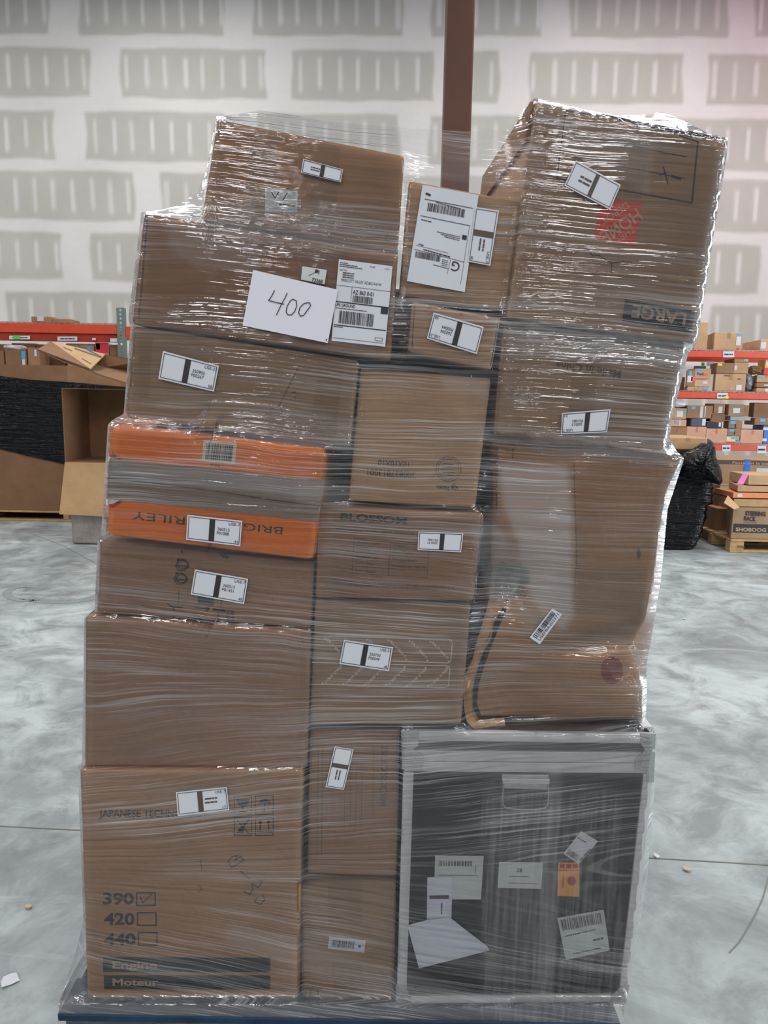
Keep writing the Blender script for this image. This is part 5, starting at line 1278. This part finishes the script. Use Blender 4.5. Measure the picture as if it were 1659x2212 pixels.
# ---- large bulk box on a pallet, wrapped with a black band
def bulk_box():
    Yg = 8.2
    pz = 0.125; root = empty('bulk_box', (0, 0, 0)); a = atY(159, 1098, Yg); o = Vector((a.x - .55, Yg, pz)); root.location = o
    tag(root, 'huge brown bulk box with a black film band, at the photo\'s left edge', 'box')
    xr = a.x; xl = atY(-170, 1098, Yg).x; ztop = atY(100, 789, Yg).z
    dx = 0.52
    def ring(z, off=0.0):
        return [Vector((xl - off, Yg - off, z)), Vector((xr + off * .5, Yg - off, z)), Vector((xr + dx + off, Yg + 1.1, z)), Vector((xl + dx, Yg + 1.1 + off, z))]
    bm = bmesh.new(); t = .02
    lo = [bm.verts.new(p - o) for p in ring(pz)]; hi = [bm.verts.new(p - o) for p in ring(ztop)]
    hi2 = [bm.verts.new(p - o + Vector((sx * t, sy * t, 0))) for p, (sx, sy) in zip(ring(ztop), ((1, 1), (-1, 1), (-1, -1), (1, -1)))]
    lo2 = [bm.verts.new(p - o + Vector((sx * t, sy * t, .02))) for p, (sx, sy) in zip(ring(pz), ((1, 1), (-1, 1), (-1, -1), (1, -1)))]
    for i in range(4):
        j = (i + 1) % 4; bm.faces.new((lo[i], lo[j], hi[j], hi[i])); bm.faces.new((hi[i], hi[j], hi2[j], hi2[i])); bm.faces.new((lo2[i], hi2[i], hi2[j], lo2[j]))
    bm.faces.new(lo[::-1]); bm.faces.new(lo2); bm_to('carton_body', bm, K['brown'], root)
    # black band, following the photo's slanting edges
    P = [(-170, 796), (0, 812), (60, 820), (159, 826)]; Qp = [(-170, 945), (0, 970), (60, 985), (136, 1002), (159, 1003)]
    v = []; f = []
    xs = [-170 + i * 329 / 30 for i in range(31)]
    for i, x in enumerate(xs):
        for j in range(9):
            y = np.interp(x, [p[0] for p in P], [p[1] for p in P]) * (1 - j / 8) + np.interp(x, [p[0] for p in Qp], [p[1] for p in Qp]) * j / 8
            v.append(atY(x, float(y), Yg - .012 + .004 * math.sin(i * 1.7 + j)) - o)
    n1 = len(xs)
    for i in range(10):
        s = (i + 1) / 10
        for j in range(9):
            z0 = v[(n1 - 1) * 9 + j]; v.append(Vector((z0.x + (dx + .02) * s, z0.y + 1.1 * s, z0.z - 0.05 * s * (1 - j / 8))))
    for i in range(n1 + 9):
        for j in range(8): f.append((i * 9 + j, i * 9 + j + 1, (i + 1) * 9 + j + 1, (i + 1) * 9 + j))
    link('black_film_band', mesh_from('black_film_band', v, f, True), BLACKF, root)
    # its pallet
    r2 = empty('shipping_pallet', (o.x, Yg, 0)); tag(r2, 'bare wooden pallet under the huge bulk box', 'pallet')
    o2 = Vector(r2.location); WOOD = simple('bare_pallet_wood', srgb(186, 150, 104), .8, var=.2, nscale=12)
    for i in range(6):
        y0 = Yg - .01 + i * .2; bm_to('deck_board', slab_bm(Vector((xl, y0, .1)) - o2, Vector((xr + .01, y0 + .12, .122)) - o2), WOOD, r2)
    for fx in (0.0, .42, .93):
        xa = xl + (xr - xl) * fx; bm_to('stringer', slab_bm(Vector((xa, Yg, .022)) - o2, Vector((xa + .06, Yg + 1.1, .0995)) - o2), WOOD, r2)
    for y0 in (Yg - .01, Yg + .5, Yg + .98): bm_to('bottom_board', slab_bm(Vector((xl, y0, .001)) - o2, Vector((xr + .01, y0 + .1, .0215)) - o2), WOOD, r2)
bulk_box()
FILMY = simple('film_wrapped_cardboard', srgb(150, 140, 134), .25, var=.25, nscale=7, bump=.6, bscale=30, coat=.6)
def open_box_left():
    Y = 6.9
    # wrapped base
    a = atY(148, 1066, Y); b = atY(330, 1146, Y)
    x0, x1 = a.x, b.x + .2
    bm = bmesh.new(); zt = atY(180, 1000, Y).z; add_box(bm, (0, 0, 0), (x1 - x0, 1.0, zt)); bevel(bm, .02, 2)
    o = bm_to('wrapped_carton', bm, FILMY); o.location = (x0, Y + .02, .002); tag(o, 'low film wrapped carton on the floor under the open carton', 'box')
    # open carton lying on its side: mouth towards the camera, lower flap hanging
    r = empty('open_carton', (x0, Y, zt)); oo = Vector(r.location); tag(r, 'open brown carton on its side with a tan flap hanging down', 'box')
    zl, zh = zt + .004, atY(138, 838, Y).z; xl = atY(138, 950, Y).x; xr = xl + .95; t = .008; dp = .6
    bm = bmesh.new()
    for lo, hi in (((xl, Y, zl), (xl + t, Y + dp, zh)), ((xr - t, Y, zl), (xr, Y + dp, zh)), ((xl + t, Y, zl), (xr - t, Y + dp, zl + t)), ((xl + t, Y, zh - t), (xr - t, Y + dp, zh)), ((xl + t, Y + dp - t, zl + t), (xr - t, Y + dp, zh - t))):
        add_box(bm, Vector(lo) - oo, Vector(hi) - oo)
    bm_to('carton_body', bm, K['brown'], r)
    zq = zl
    f4 = [Vector((xl, Y - .004, zq)), Vector((xr, Y - .004, zq)), Vector((xr + .01, Y - .10, zq - .52)), Vector((xl - .035, Y - .10, zq - .49))]
    bm = bmesh.new(); add_hexa(bm, [p - oo for p in f4], [p + Vector((0, .008, 0)) - oo for p in f4]); bm_to('front_flap', bm, K['tan'], r)
    # folded sheet with flaps on top of the load
    r = empty('folded_carton', atY(200, 800, 6.6)); oo = Vector(r.location); tag(r, 'flattened tan carton with flaps sticking up above the open carton', 'box')
    def panel(name, pts, mat, th=.010):
        a = [atY(x, y, Yp) for x, y, Yp in pts]; b = [p + Vector((0, .003, -th)) for p in a]; n = len(a)
        f = [tuple(range(n)), tuple(range(2 * n - 1, n - 1, -1))] + [(i, (i + 1) % n, n + (i + 1) % n, n + i) for i in range(n)]
        link(name, mesh_from(name, [p - oo for p in a + b], f), mat, r)
    q = lambda x, y, Y_: (x / 4.253, 640 + y / 4.253, Y_)
    panel('bottom_panel', [q(345, 487, 6.75), q(600, 600, 6.55), q(825, 665, 6.40), q(870, 702, 6.40), q(1180, 797, 6.40), q(1300, 800, 6.9), q(1300, 640, 7.4), q(700, 500, 7.4)], K['brown'], .014)
    panel('raised_flap', [q(465, 412, 7.0), q(965, 530, 6.9), q(828, 665, 6.38)], K['tan'])
    panel('raised_flap', [q(345, 485, 6.74), q(465, 414, 6.98), q(822, 663, 6.375)], K['brown'])
    panel('raised_flap', [q(968, 531, 6.9), q(1290, 590, 6.9), q(1280, 700, 7.2), q(832, 664, 6.9)], K['brown'])
    d = Decal(); dd = lambda x, y: (x / 4.253, 640 + y / 4.253)
    d.line([dd(585, 470), dd(660, 500)], 2).line([dd(755, 573), dd(835, 620)], 2).line([dd(690, 480), dd(925, 560)], 3).line([dd(805, 492), dd(930, 555)], 3)
    pa, pb, pc = atY(*dd(465, 412), 7.0), atY(*dd(965, 530), 6.9), atY(*dd(828, 665), 6.38); nn = (pb - pa).cross(pc - pa).normalized()
    def onflap(x, y):
        rr = ray(x, y); t_ = (pa - CAM).dot(nn) / rr.dot(nn); return CAM + rr * (t_ - .004) - oo
    d.build('printed_marks', onflap, INK_G, r)
open_box_left()

# ---- right: black wrapped load, black bag, tan box and bag on top
def black_load():
    Y = 7.15
    R_ = [(1185, 1509), (1168, 1523), (1150, 1530), (1132, 1532), (1130, 1537), (1094, 1540), (1092, 1551), (1040, 1553), (1038, 1556), (1000, 1554), (985, 1548), (975, 1540)]
    lv = []; rr = random.Random(4)
    for y, x in R_:
        p = atY(x, y, Y); lv.append((max(p.z, .002), p.x))
    lv.sort(); lv[0] = (.002, lv[0][1])
    xl = atY(1300, 1100, Y).x; bm = bmesh.new(); rings = []; NZ = 46; n = 60
    zs = np.linspace(lv[0][0], lv[-1][0], NZ)
    for k, z in enumerate(zs):
        xr = float(np.interp(z, [a for a, _ in lv], [b for _, b in lv])); ring = []; hw = (xr - xl) / 2; cxm = (xr + xl) / 2; hd = .5
        for i in range(n):
            a = 6.2832 * i / n; c, s = math.cos(a), math.sin(a); sg = lambda t, p: math.copysign(abs(t) ** p, t)
            w = 1 + .010 * math.sin(k * 1.9 + 3 * a) + .006 * rr.random()
            ring.append(bm.verts.new((cxm + sg(c, .22) * hw * w, Y + .02 + hd + sg(s, .22) * hd * w, z)))
        rings.append(ring)
    for a, b in zip(rings, rings[1:]):
        for i in range(n): bm.faces.new((a[i], a[(i + 1) % n], b[(i + 1) % n], b[i]))
    bm.faces.new(rings[-1]); bm.faces.new(rings[0][::-1])
    o = bm_to('wrapped_pallet_load', bm, BLACKF, None, True); tag(o, 'pallet load wrapped completely in shiny black film on the floor', 'pallet load')
    return float(zs[-1])
ZB = black_load()
def crumpled_bag():
    Y = 6.80; r = random.Random(12)
    out = [(1468, 1005), (1480, 990), (1497, 980), (1510, 975), (1526, 966), (1534, 959), (1545, 966), (1547, 988), (1552, 1000), (1558, 1015), (1561, 1040), (1556, 1048), (1548, 1042), (1535, 1034), (1510, 1030), (1490, 1034), (1475, 1030)]
    cx_, cy_ = 1520, 1005; v = []; f = []; m = 7; n = len(out) * 3
    pts = []
    for i in range(len(out)):
        a = out[i]; b = out[(i + 1) % len(out)]
        for s in range(3): pts.append((a[0] + (b[0] - a[0]) * s / 3, a[1] + (b[1] - a[1]) * s / 3))
    o = atY(cx_, cy_, Y)
    for j in range(m + 1):
        t = j / m
        for i, (x, y) in enumerate(pts):
            d_ = .17 * (1 - (1 - t) ** 2) ; wr = .03 * math.sin(i * 1.7 + j * .9) * math.sin(t * 3.14) + .008 * r.random()
            p = atY(cx_ + (x - cx_) * (1 - t * .999), cy_ + (y - cy_) * (1 - t * .999), Y + .17 - d_ + wr); v.append(p - o)
    n = len(pts)
    for j in range(m):
        for i in range(n): f.append((j * n + i, j * n + (i + 1) % n, (j + 1) * n + (i + 1) % n, (j + 1) * n + i))
    # closed back
    b0 = len(v)
    for i in range(n): q_ = v[i].copy(); q_.y += .20; v.append(q_)
    for i in range(n): f.append((i, b0 + i, b0 + (i + 1) % n, (i + 1) % n))
    f.append(tuple(range(b0, b0 + n)))
    s = link('plastic_bag', mesh_from('plastic_bag', v, f, True), BLACKF); s.location = o; tag(s, 'crumpled shiny black plastic bag draped over the black wrapped load', 'bag')
crumpled_bag()
Yt = 7.2
ztb = ZB + .006
bx = box_at('carton', 'big tan carton lying on the black wrapped load', 'box', 1444, 944, 1526, 981, Yt, .62, K['tan'], 0, None, .01, ztb)
bm = bmesh.new(); add_box(bm, Vector((atY(1462, 985, Yt).x, Yt + .02, ZB + .001)) - Vector(bx.location), Vector((atY(1500, 985, Yt).x, Yt + .5, ZB + .005)) - Vector(bx.location)); bm_to('bottom_flap', bm, K['tan'], bx)
NAVY = simple('navy_fabric', srgb(38, 40, 66), .7, var=.3, nscale=14, bump=.5, bscale=30)
def duffel():
    Y = 7.9
    o = blob('navy fabric duffel bag with pale end panel, behind the tan carton', 'bag', 'duffel_bag', 1546, 963, 38, 42, .4, NAVY, Y, None, 6, atY(1546, 984, Y).z, amp=.06)
    return o
# carton with blue tape at right, with the pile in front
def right_pile():
    Y = 8.0
    zt = atY(1620, 991, Y).z
    r = box_at('carton', 'long brown carton with blue tape strips and a dark printed band', 'box', 1545, 991, 1850, 1160, Y, .7, K['kraft4'], 0, None, .008, .002, stickers=(
        (.196, .0, .236, .20, simple('blue_tape', srgb(40, 110, 210), .4), 'blue_tape'), (.375, .1, .40, .22, simple('blue_tape', srgb(40, 110, 210), .4), 'blue_tape'), (.28, .11, .36, .20, PAPER2, 'label')))
    d = Decal(); d.poly([(1547, 993), (1850, 1000), (1850, 1010), (1547, 1002)]); d.build('printed_band', lambda x, y: atY(x, y, Y - .002) - r.location, INK_G, r)
    d = Decal(); d.text('Paste on la semaine', (1582, 1002), (1690, 1005), 5.2, .02); d.build('printed_text', lambda x, y: atY(x, y, Y - .004) - r.location, KRAFT_INK, r)
    o = duffel(); o.location.z = zt + .004; o.location.y = Y + .3
    Yp = 7.1; WOOD = simple('bare_pallet_wood', srgb(186, 150, 104), .8, var=.2)
    zp = .135
    x0, x1 = atY(1577, 1175, Yp).x, atY(1577, 1175, Yp).x + 1.1
    p = empty('shipping_pallet', ((x0 + x1) / 2, Yp, 0)); tag(p, 'bare wooden pallet under the steering rack carton', 'pallet'); o2 = Vector(p.location)
    for i in range(6): bm_to('deck_board', slab_bm(Vector((x0, Yp - .01 + i * .16, zp - .022)) - o2, Vector((x1, Yp + .10 + i * .16, zp)) - o2), WOOD, p)
    for fx in (0, .45, .88):
        for yy in (0, .4, .8): bm_to('block', slab_bm(Vector((x0 + fx * 1.1, Yp + yy, .022)) - o2, Vector((x0 + fx * 1.1 + .14, Yp + yy + .1, zp - .0225)) - o2), WOOD, p)
    for yy in (-.01, .4, .8): bm_to('bottom_board', slab_bm(Vector((x0, Yp + yy, .001)) - o2, Vector((x1, Yp + yy + .1, .0215)) - o2), WOOD, p)
    d = Decal(); d.text('5885', (1592, 1183), (1609, 1184), 5, .02); d.build('stencilled_number', lambda x, y: atY(x, y, Yp - .013) - o2, INK_G, p)
    s = box_at('carton', 'brown carton printed STEERING RACK on the bare pallet', 'box', 1584, 1096, 1760, 1157, Yp, .5, K['kraft4'], 12, None, .006, zp + .002)
    SL = s.location
    d = Decal(); d.text('STEERING', (1610, 1113), (1654, 1115), 9, .05).text('RACK', (1607, 1124), (1633, 1126), 9, .05).line([(1606, 1128), (1635, 1130)], .8); d.build('printed_text', lambda x, y: atY(x, y, Yp - .003) - SL, INK, s)
    d = Decal(); d.poly([(1585, 1131), (1760, 1137), (1760, 1154), (1583, 1150)]); d.build('printed_band', lambda x, y: atY(x, y, Yp - .002) - SL, INK, s)
    d = Decal(); d.text('SHOBOOG', (1589, 1147), (1655, 1149), 7.5, .04); d.build('printed_text', lambda x, y: atY(x, y, Yp - .004) - SL, KRAFT_INK, s)
    zc = atY(1620, 1096, Yp).z
    z1 = zc + .003
    def bx_(lab, a, b, c, d_, mat, z, st=(), Yq=Yp + .02, dep=.4, side=0, name='carton'):
        return box_at(name, lab, 'box', a, b, c, d_, Yq, dep, mat, side, 'flat cartons piled on the steering rack carton', .003, z, stickers=st)
    bx_('torn kraft carton lying right on the steering rack carton', 1586, 1078, 1760, 1094, K['tan'], z1); z2 = atY(1620, 1077, Yp + .02).z + .003
    bx_('flat bright orange banded carton in the pile of flat cartons', 1584, 1064, 1760, 1075, simple('orange_card', srgb(226, 140, 92), .6), z2, (WL(.05, .2, .11, .8),)); z3 = atY(1620, 1063, Yp + .02).z + .003
    bx_('flat brown carton above the orange banded one', 1594, 1049, 1760, 1061, K['kraft3'], z3, side=20); z4 = atY(1620, 1048, Yp + .02).z + .003
    bx_('brown carton at the top of the pile of flat cartons', 1618, 1026, 1760, 1046, K['kraft3'], z4)
    # open flap of the steering rack carton
    fl = [atY(1598, 1096, Yp - .02), atY(1572, 1070, Yp - .05), atY(1564, 1086, Yp - .16), atY(1586, 1100, Yp - .14)]
    v = [p_ - SL for p_ in fl] + [p_ - SL + Vector((0, .006, -.006)) for p_ in fl]
    link('open_flap', mesh_from('open_flap', v, [(0, 1, 2, 3), (7, 6, 5, 4), (0, 4, 5, 1), (1, 5, 6, 2), (2, 6, 7, 3), (3, 7, 4, 0)]), K['tan'], s)
    # pink sheet leaning
    pk = [atY(1604, 1024, Yp + .012), atY(1617, 1025, Yp + .012), atY(1606, 1046, Yp - .01), atY(1592, 1045, Yp - .01)]; o3 = sum(pk, Vector()) / 4
    v = [q_ - o3 for q_ in pk] + [q_ - o3 + Vector((0, .002, 0)) for q_ in pk]
    k_ = link('paper_sheet', mesh_from('paper_sheet', v, [(0, 3, 2, 1), (4, 5, 6, 7), (0, 1, 5, 4), (1, 2, 6, 5), (2, 3, 7, 6), (3, 0, 4, 7)]), simple('pink_paper', srgb(226, 120, 190), .6)); k_.location = o3
    tag(k_, 'pink paper sheet leaning on the pile of flat cartons', 'paper')
    # two cartons on the floor between the black load and the pallet
    box_at('carton', 'tall brown carton standing on the floor beside the black wrapped load', 'box', 1549, 1098, 1566, 1165, 7.6, .3, K['kraft2'], 0, None, .005, .002)
    b2 = box_at('carton', 'brown carton with a green and white sticker in the gap beside the flat cartons', 'box', 1555, 1048, 1592, 1068, 7.78, .2, K['kraft2'], 0, None, .005, atY(1570, 1068, 7.78).z, stickers=((.0, .1, .5, .7, simple('pale_green_label', srgb(180, 220, 190), .5), 'label'),))
    box_at('carton', 'dark carton standing on the floor in the gap beside the bare pallet', 'box', 1553, 1070, 1592, 1160, 7.78, .2, K['brown'], 0, None, .005, .002)
right_pile()

# ---- small debris on the floor
def scrap(x, y, s, mat, lab, seed):
    r = random.Random(seed); o = atZ(x, y, .002); v = []
    n = 7
    for i in range(n): a = 6.28 * i / n; v.append((s * (0.6 + .6 * r.random()) * math.cos(a), s * (.6 + .6 * r.random()) * math.sin(a), .001 + .006 * r.random()))
    v += [(x_ * .9, y_ * .9, 0) for x_, y_, z_ in v]
    f = [tuple(range(n)), tuple(range(2 * n - 1, n - 1, -1))] + [(i, n + i, n + (i + 1) % n, (i + 1) % n) for i in range(n)]
    ob = link('paper_scrap', mesh_from('paper_scrap', v, f), mat); ob.location = o; tag(ob, lab, 'litter')
scrap(20, 2118, .022, PAPER, 'small white paper scrap on the floor near the blue pallet', 2)
scrap(1484, 1878, .014, simple('beige_paper', srgb(186, 170, 152), .8), 'tiny beige scrap on the floor below the joint line, beside the flight case', 3)
scrap(1418, 1850, .012, PAPER, 'tiny white scrap lying on the floor joint beside the flight case', 4)
scrap(1478, 1338, .010, PAPER2, 'tiny grey scrap on the floor beside the crushed carton', 5)
scrap(62, 1960, .010, simple('beige_paper', srgb(186, 170, 152), .8), 'tiny beige scrap on the floor beside the Engine carton', 6)
